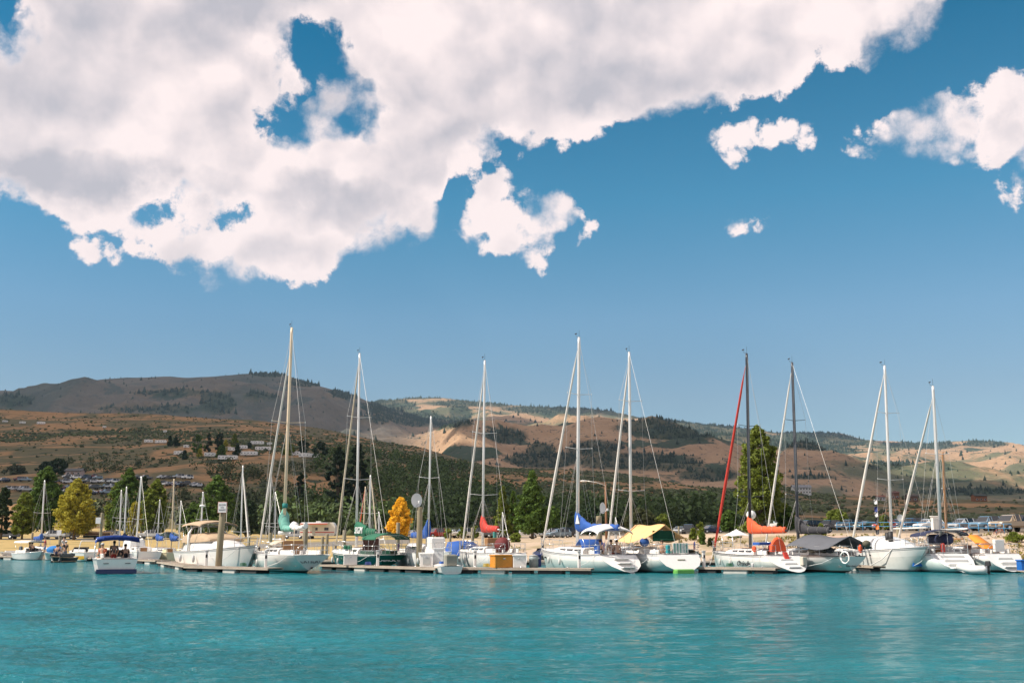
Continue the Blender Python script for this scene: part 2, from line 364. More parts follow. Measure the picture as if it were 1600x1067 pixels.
def ground(X, Y):
    X = np.asarray(X, float); Y = np.asarray(Y, float); u = X / Y; ly = np.log(Y)
    w = np.where(Y > 300, .035, .02)
    e = .5 * _elev(u, ly) + .25 * (_elev(u, ly - w) + _elev(u, ly + w))
    z = CZ + e * Y
    # relief: gullies and spurs, fading out on the surveyed skylines
    far = np.clip((Y - 1600) / 1500, 0, 1)
    rid = fbm(X / 900 + 3.1, Y / 1500 + 1.7, 5, .5, True) - .62
    s = np.minimum(np.abs(ly - math.log(5200)), np.abs(ly - math.log(7500))); s = np.minimum(1, s / .24) ** 1.3
    z = z + far * (rid * 400 + (fbm(X / 320 + 9, Y / 520, 4, .5, True) - .62) * 150) * (.07 + .93 * s) * np.clip(1 - (u - .24) * 4, .45, 1)
    z = z + np.clip((Y - 300) / 500, 0, 1) * (1 - far) * (fbm(X / 90, Y / 130, 4) - .5) * 9
    z = z + np.clip((Y - 90) / 100, 0, 1) * (fbm(X / 9, Y / 14, 3) - .5) * .15
    return z
def gz(x, y): return float(ground(np.array([x]), np.array([y]))[0])
def on_ground(px, Y):
    p = GX(px, Y, 2); p.z = gz(p.x, Y)
    for _ in range(3): p = GX(px, Y, p.z); p.z = gz(p.x, Y)
    return p

def terrain_mat(kind):
    m = bpy.data.materials.new(kind); m.use_nodes = True; t = NT(m.node_tree)
    out = t.n('ShaderNodeOutputMaterial'); b = t.n('ShaderNodeBsdfPrincipled'); b.inputs['Roughness'].default_value = .95
    b.inputs['Specular IOR Level'].default_value = .1
    g = t.n('ShaderNodeNewGeometry'); pos = g.outputs['Position']; sp = t.n('ShaderNodeSeparateXYZ'); t.l(pos, sp.inputs[0])
    X, Y, Z = sp.outputs
    if kind == 'mountain_ground':
        q = t.vmul(pos, (1 / 1000., 1 / 1000., 1 / 1000.))
        a = t.noise(t.vmul(q, (1, .7, 1)), 1.5, 6, .6, .6); c = t.noise(q, 4.2, 6, .62, .3); f = t.noise(q, 22, 5, .7)
        tan = t.mix(f, (.27, .17, .10, 1), (.48, .315, .195, 1)); sage = t.mix(f, (.085, .095, .06, 1), (.17, .165, .10, 1))
        col = t.mix(t.ramp(a, .485, .565), tan, sage)
        col = t.mix(t.ramp(c, .56, .60), col, (.055, .075, .05, 1))
        fa = t.n('ShaderNodeAttribute', attribute_name='forest')
        rock = t.ramp(t.noise(q, 60, 3, .7), .56, .66)
        col = t.mix(t.m('MULTIPLY', rock, .85), col, (.10, .085, .065, 1))
        col = t.mix(t.m('MULTIPLY', fa.outputs['Fac'], .85), col, t.mix(f, (.028, .045, .034, 1), (.060, .078, .050, 1)))
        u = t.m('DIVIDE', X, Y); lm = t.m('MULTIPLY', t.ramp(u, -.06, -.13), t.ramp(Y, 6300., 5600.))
        col = t.mix(t.m('MULTIPLY', t.m('MULTIPLY', lm, .8), t.m('SUBTRACT', 1., fa.outputs['Fac'])), col, t.mix(f, (.052, .064, .066, 1), (.125, .122, .108, 1)))  # left mountain: grey sage, with its bluish cloud shade mixed into the colour
        b_, s_ = 6., 60.
    elif kind == 'hillside_ground':
        q = t.vmul(pos, (1 / 100., 1 / 160., 1 / 100.))
        a = t.noise(q, 1.4, 6, .6, .5); f = t.noise(q, 14, 5, .7); d = t.noise(q, 5, 5, .6)
        tan = t.mix(f, (.20, .115, .055, 1), (.44, .255, .12, 1)); sage = t.mix(f, (.075, .075, .038, 1), (.17, .135, .07, 1))
        col = t.mix(t.ramp(a, .44, .54), tan, sage)
        col = t.mix(t.ramp(d, .58, .64), col, (.04, .05, .028, 1))
        b_, s_ = 1., 30.
    else:
        q = pos
        a = t.noise(q, .12, 5, .6, .4); f = t.noise(q, 3., 5, .7)
        straw = t.mix(f, (.30, .215, .085, 1), (.50, .36, .16, 1)); gravel = t.mix(f, (.36, .26, .18, 1), (.58, .46, .34, 1))
        u = t.m('DIVIDE', X, Y)
        side = t.ramp(t.m('ADD', u, t.m('MULTIPLY', t.m('SUBTRACT', a, .5), .1)), -.10, .0)
        col = t.mix(side, straw, gravel)
        col = t.mix(t.m('MULTIPLY', t.ramp(a, .52, .62), .6), col, (.20, .17, .07, 1))
        lot = t.ramp(Z, 2.45, 2.75)
        col = t.mix(t.m('MULTIPLY', lot, side), col, (.16, .13, .10, 1))
        beach = t.ramp(Z, .35, .05); col = t.mix(beach, col, (.20, .155, .105, 1))
        b_, s_ = .08, 2.
    bp = t.n('ShaderNodeBump'); bp.inputs['Strength'].default_value = .8; bp.inputs['Distance'].default_value = b_
    t.l(t.noise(pos, 1 / s_ * 3, 4, .65), bp.inputs['Height']); t.l(bp.outputs[0], b.inputs['Normal'])
    t.l(col, b.inputs['Base Color']); t.l(b.outputs[0], out.inputs[0]); return m
FOREST = [(880, 640, 110, 8), (1075, 672, 112, 20), (1275, 690, 86, 19), (1440, 695, 62, 7), (1535, 693, 36, 6), (1010, 722, 112, 17), (930, 700, 46, 13), (1110, 742, 60, 13), (850, 718, 60, 13), (1500, 768, 112, 7),
  (1270, 745, 60, 5), (1380, 730, 50, 8), (600, 636, 46, 11), (650, 655, 42, 11), (700, 661, 36, 8), (720, 646, 16, 13), (640, 620, 50, 3), (760, 630, 92, 6), (790, 682, 30, 11), (846, 705, 22, 12),
  (268, 614, 78, 7), (215, 638, 84, 8), (20, 628, 36, 11), (340, 630, 26, 16), (410, 618, 28, 6), (420, 584, 46, 6), (480, 598, 40, 7), (540, 617, 42, 9), (580, 655, 40, 10), (120, 650, 70, 6)]
def forest_mask(X, Y, Z, soft=3.):
    k = CP * Y + SP * (Z - CZ); px = 800 + F * X / k; py = 533.5 - F * (-SP * Y + CP * (Z - CZ)) / k
    n = (fbm(X / 420, Y / 600, 4) - .47) * 2.2; d = np.zeros(X.shape)
    for cx, cy, rx, ry in FOREST: d = np.maximum(d, np.clip((1.1 - ((px - cx) / rx) ** 2 - ((py - cy) / ry) ** 2 + n) * soft, 0, 1))
    return d
def sheet(name, u, Ys, drop0, drop1, mat):
    U, YY = np.meshgrid(u, Ys); X = U * YY; Z = ground(X, YY)
    Z[0] -= drop0; Z[-1] -= drop1
    nr, nc = U.shape; V = np.stack([X, YY, Z], -1).reshape(-1, 3)
    i, j = np.meshgrid(np.arange(nr - 1), np.arange(nc - 1), indexing='ij'); a = (i * nc + j).ravel()
    o = npmesh(name, V, np.stack([a, a + 1, a + nc + 1, a + nc], 1), [mat], smooth=True); o['kind'] = 'structure'
    if name == 'mountain':
        at = o.data.attributes.new('forest', 'FLOAT', 'POINT'); at.data.foreach_set('value', forest_mask(X, YY, Z).astype(np.float32).ravel())
    return o
ul = np.linspace(-.95, .95, 620)
sheet('shore_ground', ul, np.geomspace(62, 332, 150), 0, 0, terrain_mat('shore_soil'))
sheet('hillside', ul, np.geomspace(330, 1905, 230), 3, 0, terrain_mat('hillside_ground'))
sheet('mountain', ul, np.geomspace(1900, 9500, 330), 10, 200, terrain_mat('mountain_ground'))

# ------------------------------------------------------------------ water
def water():
    u = np.concatenate([-np.geomspace(9, .62, 14)[:-1], np.linspace(-.60, .60, 560), np.geomspace(.62, 9, 14)[1:]])
    Ys = np.concatenate([np.linspace(-60, 9, 14)[:-1], np.geomspace(9, 64, 420), np.linspace(65, 125, 40)])
    U, YY = np.meshgrid(u, Ys); X = U * np.maximum(YY, 9)
    lft = np.clip(.55 - X / np.maximum(YY, 9) * 1.1, .30, 1.15)
    patch = .75 + .5 * fbm(X / 9, YY / 5, 3)
    A = .50 * fbm(X / 1.9 + YY * .3, YY / .85, 4, .55) + .30 * fbm(X / .6 - YY * .2, YY / .34, 2) + .25 * fbm(X / 5, YY / 3.2, 2)
    fade = np.clip(1 - (YY - 40) / 40, .25, 1) * patch * lft
    Z = (A - A.mean()) * .27 * fade
    nr, nc = U.shape; V = np.stack([X, YY, Z], -1).reshape(-1, 3)
    i, j = np.meshgrid(np.arange(nr - 1), np.arange(nc - 1), indexing='ij'); a = (i * nc + j).ravel()
    m = bpy.data.materials.new('lake_water'); m.use_nodes = True; t = NT(m.node_tree)
    out = t.n('ShaderNodeOutputMaterial'); b = t.n('ShaderNodeBsdfPrincipled')
    g = t.n('ShaderNodeNewGeometry'); pos = g.outputs['Position']
    big = t.noise(t.vmul(pos, (.05, .16, 0)), 1., 4, .6)
    t.l(t.mix(t.ramp(big, .35, .65), (.003, .12, .145, 1), (.006, .18, .212, 1)), b.inputs['Base Color'])
    b.inputs['Roughness'].default_value = .09; b.inputs['IOR'].default_value = 1.33; b.inputs['Specular IOR Level'].default_value = .22
    h1 = t.noise(t.vmul(pos, (1.0, 2.6, 0)), 1.9, 4, .6, .4); h2 = t.noise(t.vmul(pos, (1.0, 2.6, 0)), 6.5, 3, .6)
    bp = t.n('ShaderNodeBump'); bp.inputs['Strength'].default_value = 1.; bp.inputs['Distance'].default_value = .10
    t.l(h1, bp.inputs['Height'])
    b2 = t.n('ShaderNodeBump'); b2.inputs['Strength'].default_value = 1.; b2.inputs['Distance'].default_value = .09
    t.l(h2, b2.inputs['Height']); t.l(bp.outputs[0], b2.inputs['Normal']); t.l(b2.outputs[0], b.inputs['Normal'])
    t.l(b.outputs[0], out.inputs[0])
    o = npmesh('water', V, np.stack([a, a + 1, a + nc + 1, a + nc], 1), [m], smooth=True); o['kind'] = 'structure'
water()

# ------------------------------------------------------------------ unseen clouds added left of the view, sized to shade chosen hills
def cloud(cx, cy, z, rx, ry, h, label, seed, opac=.62):
    rg = np.random.default_rng(seed); m = MB(); nm = 'shade_cloud_%d' % int(opac * 100); cm = bpy.data.materials.get(nm)
    if not cm:
        cm = bpy.data.materials.new(nm); cm.use_nodes = True; t = NT(cm.node_tree); o = t.n('ShaderNodeOutputMaterial'); d = t.n('ShaderNodeBsdfDiffuse'); d.inputs[0].default_value = (.85, .85, .86, 1)
        tr = t.n('ShaderNodeBsdfTransparent'); mx = t.n('ShaderNodeMixShader'); mx.inputs[0].default_value = opac; t.l(tr.outputs[0], mx.inputs[1]); t.l(d.outputs[0], mx.inputs[2]); t.l(mx.outputs[0], o.inputs[0])
    nu, nv = 96, 12; th = np.linspace(0, 2 * math.pi, nu, endpoint=False)
    out = 1 + .30 * (fbm(np.cos(th) * 1.6 + seed, np.sin(th) * 1.6, 4) - .5) * 2 + .10 * np.sin(th * 9 + seed)
    rings = []
    for i in range(nv + 1):
        a = math.pi * i / nv; r_ = max(math.sin(a), .001) ** .35
        x = cx + rx * out * r_ * np.cos(th); y = cy + ry * out * r_ * np.sin(th)
        zz = z - h * math.cos(a) * (.25 if a < math.pi / 2 else 1) * (1 + .8 * (fbm(x / 400, y / 400, 4) - .5))
        rings.append(np.stack([x, y, zz], 1).tolist())
    m.loft(rings, cm); o = m.build('cloud'); tag(o, label, None, None, 'structure'); return o
def shade_over(X, Y, z, rx, ry, alt, label, seed, op=.72):
    k = (alt - z) / sdir.z; cloud(X + sdir.x * k, Y + sdir.y * k, alt, rx, ry, 260, label, seed, op)
shade_over(0, 1390, 120, 2300, 1080, 2600, 'broad flat unseen cloud added to shade the near hills', 3)
shade_over(-2050, 5000, 600, 2050, 1500, 5600, 'large unseen cloud added to shade the left mountain', 5, .76)
shade_over(1500, 7000, 700, 1000, 1000, 6200, 'unseen cloud added to shade the right-hand ridge', 8, .8)
shade_over(330, 2650, 260, 480, 380, 3100, 'small unseen cloud added to shade the middle ridge', 11, .7)

def road():
    Ys = np.linspace(199, 226, 8); u = np.linspace(-.62, .02, 160); U, YY = np.meshgrid(u, Ys); X = U * YY
    Z = ground(X, YY) + .05; nr, nc = U.shape; V = np.stack([X, YY, Z], -1).reshape(-1, 3)
    i, j = np.meshgrid(np.arange(nr - 1), np.arange(nc - 1), indexing='ij'); a = (i * nc + j).ravel()
    o = npmesh('road', V, np.stack([a, a + 1, a + nc + 1, a + nc], 1), [M('asphalt', (.075, .072, .068), .9, var=.15, scale=.5)], smooth=True); o['kind'] = 'structure'
road()
# ------------------------------------------------------------------ surveying: where the line of sight through a pixel meets the ground
_HY = np.geomspace(108, 9000, 2600)
def hit(px, py, y0=108):
    x = (px - 800) / F; y = -(py - 533.5) / F
    k = _HY / (CP - y * SP); X = x * k; Z = CZ + (SP + y * CP) * k
    g = ground(X, _HY); ok = np.where((g >= Z) & (_HY > y0))[0]
    i = ok[0] if len(ok) else len(_HY) - 1
    return Vector((X[i], _HY[i], g[i]))
# ------------------------------------------------------------------ vegetation
def leafmat(name, col, var=.1, isl=.45, tr=.3): return M('leaf_' + name, col, .75, var=var, scale=.35, island=isl, trans=tr, spec=.2)
BARK = lambda: M('bark', (.13, .095, .065), .9, var=.15, scale=5)
def leaves(cen, rad, n, size, flat=.75):
    N = len(cen); idx = np.repeat(np.arange(N), n); T = len(idx)
    d = RNG.normal(size=(T, 3)); d /= np.linalg.norm(d, axis=1)[:, None]
    c = cen[idx] + d * (rad[idx] * RNG.random(T) ** .45)[:, None] * np.array([1, 1, flat])
    nrm = RNG.normal(size=(T, 3)) + d * .8 + np.array([0, 0, .4]); nrm /= np.linalg.norm(nrm, axis=1)[:, None]
    a = np.cross(nrm, RNG.normal(size=(T, 3))); a /= np.linalg.norm(a, axis=1)[:, None]; b = np.cross(nrm, a)
    s = (size * (.55 + .9 * RNG.random(T)))[:, None]
    V = np.stack([c - a * s, c - b * s * .55, c + a * s, c + b * s * .55], 1).reshape(-1, 3)
    return V, np.arange(T * 4).reshape(-1, 4)
def crown_pts(H, Wd, shape, n, t0=.1):
    t = RNG.random(n) ** (.9 if shape != 'cone' else 1.15)
    if shape == 'column': r = np.minimum(1, (t / .12 + .15) ** .6) * np.maximum(1 - t ** 3.2, 0) ** .7
    elif shape == 'cone': r = np.maximum(1 - t, 0) ** .8 * np.minimum(1, (t / .1 + .3) ** .6)
    elif shape == 'bush': r = np.sqrt(np.maximum(1 - (t * .98) ** 2, 0))
    else: r = np.sqrt(np.maximum(1 - ((t - .42) / .58) ** 2, 0)) * (1 - .25 * t)
    if shape == 'flame': r = np.maximum(1 - t, 0) ** .55 * np.minimum(1, (t / .22 + .3) ** .7)
    if shape == 'oval': r = np.sin(np.pi * np.clip(t * .93 + .07, 0, 1) ** .75) ** .8
    q = RNG.random(n) * 6.283; lob = 1 + .20 * np.sin(q * 3 + t * 9 + RNG.random() * 6) + .14 * np.sin(q * 5 - t * 14) + np.where(RNG.random(n) < .18, .25 * RNG.random(n), 0)
    rho = r * Wd / 2 * np.sqrt(.12 + .88 * RNG.random(n)) * lob * .86
    return np.stack([rho * np.cos(q), rho * np.sin(q), H * (t0 + (1 - t0) * t * .97)], 1), t
def tree(name, label, px, Y, top, wpx, shape, mat, group=None, cat='tree', t0=.1, clumps=90, per=60, size=.3, base=None, trunk=True):
    b = base if base is not None else on_ground(px, Y); Y = b.y
    H = P(px, top, Y).z - b.z; Wd = wpx / F * Y
    root = empty(name, b, random.random() * 6, label, cat, group)
    if shape != 'bush' and b.y < 300: clumps = int(clumps * 2.1); per = int(per * .8); size *= .72
    c, t = crown_pts(H, Wd, shape, clumps, t0)
    clumps = c.shape[0]; rad = Wd * (.065 + .065 * RNG.random(clumps)) * (1 if shape in ('round', 'bush') else (1.15 - .65 * t))
    rad = np.maximum(rad, size * .8)
    V, Q = leaves(c, rad, per, size); npmesh('crown', V, Q, [mat], root)
    if trunk:
        mb = MB(); r0 = max(.09, H * .02)
        mb.tube([(0, 0, -.3), (.02, 0, H * .15), (.05, .03, H * .45), (0, .05, H * .8)], [r0 * 1.3, r0, r0 * .65, r0 * .2], BARK(), 7)
        for k in range(min(16, clumps)):
            p = c[k]; z = min(p[2] * .75, H * .7)
            mb.tube([(0, 0, z * .75), (p[0] * .45, p[1] * .45, z * .95), tuple(p)], [r0 * .4, r0 * .25, r0 * .08], BARK(), 5)
        mb.build('trunk', root)
    return root
GREEN = leafmat('green', (.090, .150, .032)); DGREEN = leafmat('dark_green', (.030, .052, .022), tr=.15); LIME = leafmat('lime', (.16, .20, .035))
YEL = leafmat('yellow', (.36, .33, .05), isl=.3); DARKP = leafmat('dark_poplar', (.016, .030, .015), tr=.05); GOLD = leafmat('gold', (.85, .52, .05), isl=.25); OLIVE = leafmat('olive', (.07, .08, .035))
SAGE = leafmat('sage', (.09, .10, .065)); BRUSH = leafmat('brush', (.072, .086, .036), isl=.5, tr=0)
for a in [
 ('poplar_tree', 'tall green tree with yellowing left side at the lawn edge', 34, 200, 770, 40, 'round', LIME, 90),
 ('poplar_tree', 'tall pointed green poplar left of the yellow tree', 66, 215, 727, 62, 'oval', GREEN, 150),
 ('deciduous_tree', 'broad yellow tree on the dry lawn near the parked speedboat', 115, 195, 747, 66, 'oval', YEL, 120),
 ('poplar_tree', 'green poplar standing behind two thin masts', 196, 225, 730, 56, 'oval', GREEN, 120),
 ('deciduous_tree', 'small yellow tree between two green poplars', 208, 200, 784, 24, 'round', YEL, 50),
 ('poplar_tree', 'yellowish green poplar right of the leaning tall mast', 240, 215, 747, 50, 'oval', LIME, 110),
 ('deciduous_tree', 'rounded green tree behind the motor cruiser', 335, 240, 741, 64, 'oval', GREEN, 130),
 ('deciduous_tree', 'dark tree cut by the left picture edge', 1, 200, 760, 26, 'round', DGREEN, 60),
 ('deciduous_tree', 'dark narrow tree behind the green poplar pair', 220, 260, 742, 26, 'column', DGREEN, 60),
 ('aspen_tree', 'golden orange tree behind the green canopied sailboat', 625, 150, 776, 46, 'flame', GOLD, 100),
 ('poplar_tree', 'slim twin-topped green tree by the parked cars', 786, 165, 758, 34, 'cone', LIME, 70),
 ('poplar_tree', 'small pointed green tree touching the slim twin-topped one', 802, 168, 766, 26, 'cone', GREEN, 50),
 ('deciduous_tree', 'large pyramid shaped green tree left of the tallest white forestay', 832, 160, 734, 66, 'cone', GREEN, 150),
 ('poplar_tree', 'very tall green poplar behind the black mast', 1190, 142, 663, 72, 'column', LIME, 260),
 ('deciduous_tree', 'leafy young tree left of the tall poplar', 1140, 150, 798, 34, 'round', GREEN, 60),
 ('deciduous_tree', 'leafy young tree between the tall poplar and the dark mast', 1228, 145, 790, 36, 'round', GREEN, 60),
 ('deciduous_tree', 'small yellow-green tree behind the dark parked vans', 1308, 215, 797, 42, 'round', LIME, 60),
 ('deciduous_tree', 'drooping olive tree behind the yellow awning', 1000, 200, 796, 60, 'round', OLIVE, 70),
 ('deciduous_tree', 'small bright green tree right of the drooping olive tree', 1036, 200, 803, 30, 'round', LIME, 45),
 ('poplar_tree', 'dark narrow cypress-like tree on the slope behind the wooden mast', 467, 420, 737, 18, 'column', DGREEN, 50),
 ('poplar_tree', 'tall dark poplar left of the white mast with green sail cover', 526, 330, 696, 46, 'column', DARKP, 160),
 ('poplar_tree', 'tall dark poplar just behind the white mast with green sail cover', 556, 340, 690, 42, 'column', DARKP, 140),
 ('poplar_tree', 'pale green poplar touching the left side of the green poplar behind two masts', 176, 232, 752, 34, 'oval', LIME, 70),
 ('deciduous_tree', 'low dark green tree between the golden mast and the cruiser', 300, 255, 786, 40, 'round', GREEN, 80),
 ('deciduous_tree', 'dark green tree behind the white jib right of the tan canopy', 384, 262, 782, 44, 'round', DGREEN, 80),
 ('deciduous_tree', 'broad dark tree behind the leaning white forestay of the wooden mast boat', 425, 275, 792, 48, 'round', DGREEN, 80),
 ('deciduous_tree', 'green tree behind the large pyramid shaped tree on its right side', 862, 205, 792, 40, 'round', GREEN, 80),
 ('deciduous_tree', 'dark green tree behind the street lamp', 925, 240, 790, 50, 'round', DGREEN, 80)]:
    n, lab, px, Y, top, w, sh, mt, cl = a
    tree(n, lab, px, Y, top, w, sh, mt, t0=.12, clumps=cl, per=70 if mt is not GOLD else 110, size=(.14 + Y * .0009) * (.68 if mt is GOLD else 1))
for k, (px, Y, top, w, mt, lab) in enumerate([
 (700, 185, 826, 20, LIME, 'low yellow-green shrub left of the red sail cover'), (722, 180, 824, 18, LIME, 'low yellow-green shrub under the furled white forestay'), (742, 182, 822, 16, LIME, 'low yellow-green shrub touching the red sail cover'),
 (806, 130, 832, 22, LIME, 'bushy green shrub in front of the twin-topped tree'), (1083, 106, 826, 9, LIME, 'thin green sapling on the bank left of two others'), (1095, 104, 816, 12, LIME, 'tallest thin sapling on the tan bank'), (1098, 101, 833, 7, GREEN, 'short sapling in front of the tallest sapling'),
 (1174, 120, 815, 40, LIME, 'yellow-green bush at the foot of the tall poplar'), (1150, 108, 834, 20, GREEN, 'dark bush beside the small white shade canopy'),
 (1262, 108, 822, 9, LIME, 'thin sapling left of the brown tarp roll'), (1283, 107, 818, 14, LIME, 'leafy sapling above the brown tarp roll'), (1380, 150, 805, 22, LIME, 'pale green shrub below the signal flags'), (1272, 106, 826, 8, LIME, 'short sapling between two taller saplings'),
 (1585, 99, 833, 32, LIME, 'spiky yellow-green bush on the bank at the right edge'), (1110, 99, 842, 6, OLIVE, 'thin grassy weed on the bank below the saplings'), (58, 320, 757, 18, DGREEN, 'dark shrub near the left hillside cars')]):
    tree('shrub', lab, px, Y, top, w, 'bush', mt, cat='shrub', t0=.04, clumps=22, per=50, size=.1 + Y * .0006)
for k, (px, py, top, w, mt, lab) in enumerate([
 (90, 742, 717, 36, DGREEN, 'dark round tree left of the red and white shed'), (70, 741, 722, 26, DGREEN, 'dark tree beside a larger one above the left car park'), (25, 741, 728, 40, SAGE, 'grey-green willow above the far left cars'),
 (308, 713, 680, 22, GREEN, 'broad green tree at the left end of the trailer park'), (325, 712, 677, 16, DGREEN, 'dark spruce second in the trailer park row'), (342, 712, 676, 18, DGREEN, 'darkest tall tree in the trailer park row'),
 (312, 716, 702, 9, YEL, 'small yellow tree at the front of the trailer park'), (352, 705, 688, 12, YEL, 'yellow tree between the trailer park spruces'), (366, 700, 675, 14, LIME, 'tall lime tree at the back of the trailer park'),
 (346, 714, 696, 20, GREEN, 'green tree in front of the trailer park spruces'), (371, 712, 694, 14, DGREEN, 'dark spruce in front of white trailers'), (274, 697, 683, 16, DGREEN, 'dark tree right of two lone trailers'), (265, 697, 681, 8, DGREEN, 'slim dark tree touching the right lone trailer'),
 (288, 718, 704, 10, DGREEN, 'small dark conifer below the trailer park'), (390, 700, 692, 10, DGREEN, 'round dark tree between two white trailers'), (450, 712, 692, 22, LIME, 'yellow-green tree behind the wooden mast'), (472, 710, 688, 26, DGREEN, 'dark green tree right of the wooden mast on the slope'),
 (500, 720, 690, 30, DGREEN, 'dark tree above the row of trailers'), (216, 728, 722, 9, DGREEN, 'small dark tree on the hedge line')]):
    b = hit(px, py, 300)
    tree('deciduous_tree', lab, px, b.y, top, w, 'round' if w > 17 else 'cone', mt, group=None, t0=.04, clumps=34, per=40, size=.5 + b.y * .0005, base=b)

ICO = None
def ico():
    p = (1 + 5 ** .5) / 2
    v = np.array([(-1, p, 0), (1, p, 0), (-1, -p, 0), (1, -p, 0), (0, -1, p), (0, 1, p), (0, -1, -p), (0, 1, -p), (p, 0, -1), (p, 0, 1), (-p, 0, -1), (-p, 0, 1)], float)
    f = np.array([(0, 11, 5), (0, 5, 1), (0, 1, 7), (0, 7, 10), (0, 10, 11), (1, 5, 9), (5, 11, 4), (11, 10, 2), (10, 7, 6), (7, 1, 8), (3, 9, 4), (3, 4, 2), (3, 2, 6), (3, 6, 8), (3, 8, 9), (4, 9, 5), (2, 4, 11), (6, 2, 10), (8, 6, 7), (9, 8, 1)])
    return v / np.linalg.norm(v[0]), f
CLEAR = [(25, 758, 34, 22), (135, 760, 60, 22), (275, 752, 60, 20), (350, 708, 50, 12), (480, 714, 32, 7), (242, 693, 22, 7), (117, 742, 18, 8), (36, 661, 50, 4)]
def scatter(n, y0, y1, dens):
    u = RNG.uniform(-.6, .6, n); Y = np.exp(RNG.uniform(math.log(y0), math.log(y1), n)); X = u * Y; Z = ground(X, Y)
    k = CP * Y + SP * (Z - CZ); px = 800 + F * X / k; py = 533.5 - F * (-SP * Y + CP * (Z - CZ)) / k
    d = np.zeros(n)
    for cx, cy, rx, ry, v in dens:
        q = ((px - cx) / rx) ** 2 + ((py - cy) / ry) ** 2 + (fbm(px / 40, py / 12, 3) - .5) * 1.6
        d = np.maximum(d, v * np.clip((1.15 - q) * 3, 0, 1))
    for cx, cy, rx, ry in CLEAR: d = np.where(((px - cx) / rx) ** 2 + ((py - cy) / ry) ** 2 < 1, 0 if y1 < 2500 else d, d)
    if y1 < 2500: d = d * np.clip((fbm(X / 55, Y / 80, 3) - .36) * 7, .15, 1.3)
    keep = RNG.random(n) < d
    return X[keep], Y[keep], Z[keep]
def blobs(name, X, Y, Z, size, mat, label, cat, hgt=.8, cone=False):
    n = len(X)
    if cone:
        k = 5; q = np.arange(k) * 2 * math.pi / k
        v = np.vstack([np.stack([np.cos(q), np.sin(q), np.zeros(k)], 1), [[0, 0, 2.6]]]); f = np.array([(i, (i + 1) % k, k) for i in range(k)])
    else: v, f = ico()
    s = size * (np.clip(Y / 4300, .45, 1) if cone else 1) * (.5 + 1.0 * RNG.random(n)) * (.6 + .9 * RNG.random(n))
    ver = v[None] * s[:, None, None] * np.array([1, 1, hgt]) * (1 + .28 * RNG.normal(size=(n, len(v), 1)))
    ver = ver + np.stack([X, Y, Z + (0 if cone else s * .3)], 1)[:, None, :]
    F_ = (f[None] + (np.arange(n) * len(v))[:, None, None]).reshape(-1, 3)
    o = npmesh(name, ver.reshape(-1, 3), F_, [mat]); tag(o, label, cat, kind='stuff'); return o
def leafstuff(name, X, Y, Z, R_, per, size, mat, label, cat, H=1.):
    c = np.stack([X, Y, Z + R_ * .8 * H], 1); V, Q = leaves(c, R_, per, size, flat=H)
    o = npmesh(name, V, Q, [mat]); tag(o, label, cat, kind='stuff')
# brush over the slopes
x, y, z = scatter(170000, 300, 1900, [(800, 700, 900, 160, .07), (200, 683, 260, 14, .75), (480, 692, 200, 14, .5), (700, 730, 160, 12, .6), (900, 745, 200, 10, .5), (1000, 790, 260, 26, .7), (850, 800, 140, 40, .9), (1150, 800, 90, 30, .9), (1250, 785, 60, 22, .95), (1500, 815, 110, 10, .9), (450, 800, 90, 26, .8)])
blobs('hillside_brush', x, y, z, 1.05, BRUSH, 'dark grey-green brush dotted over the brown hillside', 'brush', .75)
x, y, z = scatter(9000, 330, 900, [(230, 733, 230, 11, .95), (420, 742, 70, 20, .6), (450, 800, 110, 34, .7), (330, 800, 60, 26, .7), (130, 806, 70, 12, .8)])
leafstuff('thicket', x, y, z, 2.2 + 2.2 * RNG.random(len(x)), 34, .75, BRUSH, 'dense dark green thicket along the slope below the trailers', 'thicket')
x, y, z = scatter(9500, 300, 1000, [(610, 770, 120, 62, .95), (700, 790, 90, 36, .95), (860, 812, 120, 20, .9), (560, 740, 60, 40, .9), (480, 830, 60, 12, .5), (1100, 815, 90, 14, .7), (960, 822, 80, 10, .8)])
leafstuff('woodland', x, y, z, 3.4 + 3. * RNG.random(len(x)), 46, 1.0, leafmat('wood', (.070, .105, .034), isl=.5, tr=.1), 'dark wooded slope behind the middle masts', 'woodland', 1.15)
# conifers on the mountains
n = 330000; u = RNG.uniform(-.56, .56, n); y = np.exp(RNG.uniform(math.log(2100), math.log(8800), n)); x = u * y; z = ground(x, y)
k_ = RNG.random(n) < np.maximum(forest_mask(x, y, z, 2.) * .42, .010); x, y, z = x[k_], y[k_], z[k_]
blobs('mountain_conifers', x, y, z, 3.8, leafmat('conifer', (.022, .036, .024), isl=.3, tr=0), 'dark conifers in belts along the mountain ridges', 'conifers', 1., True)

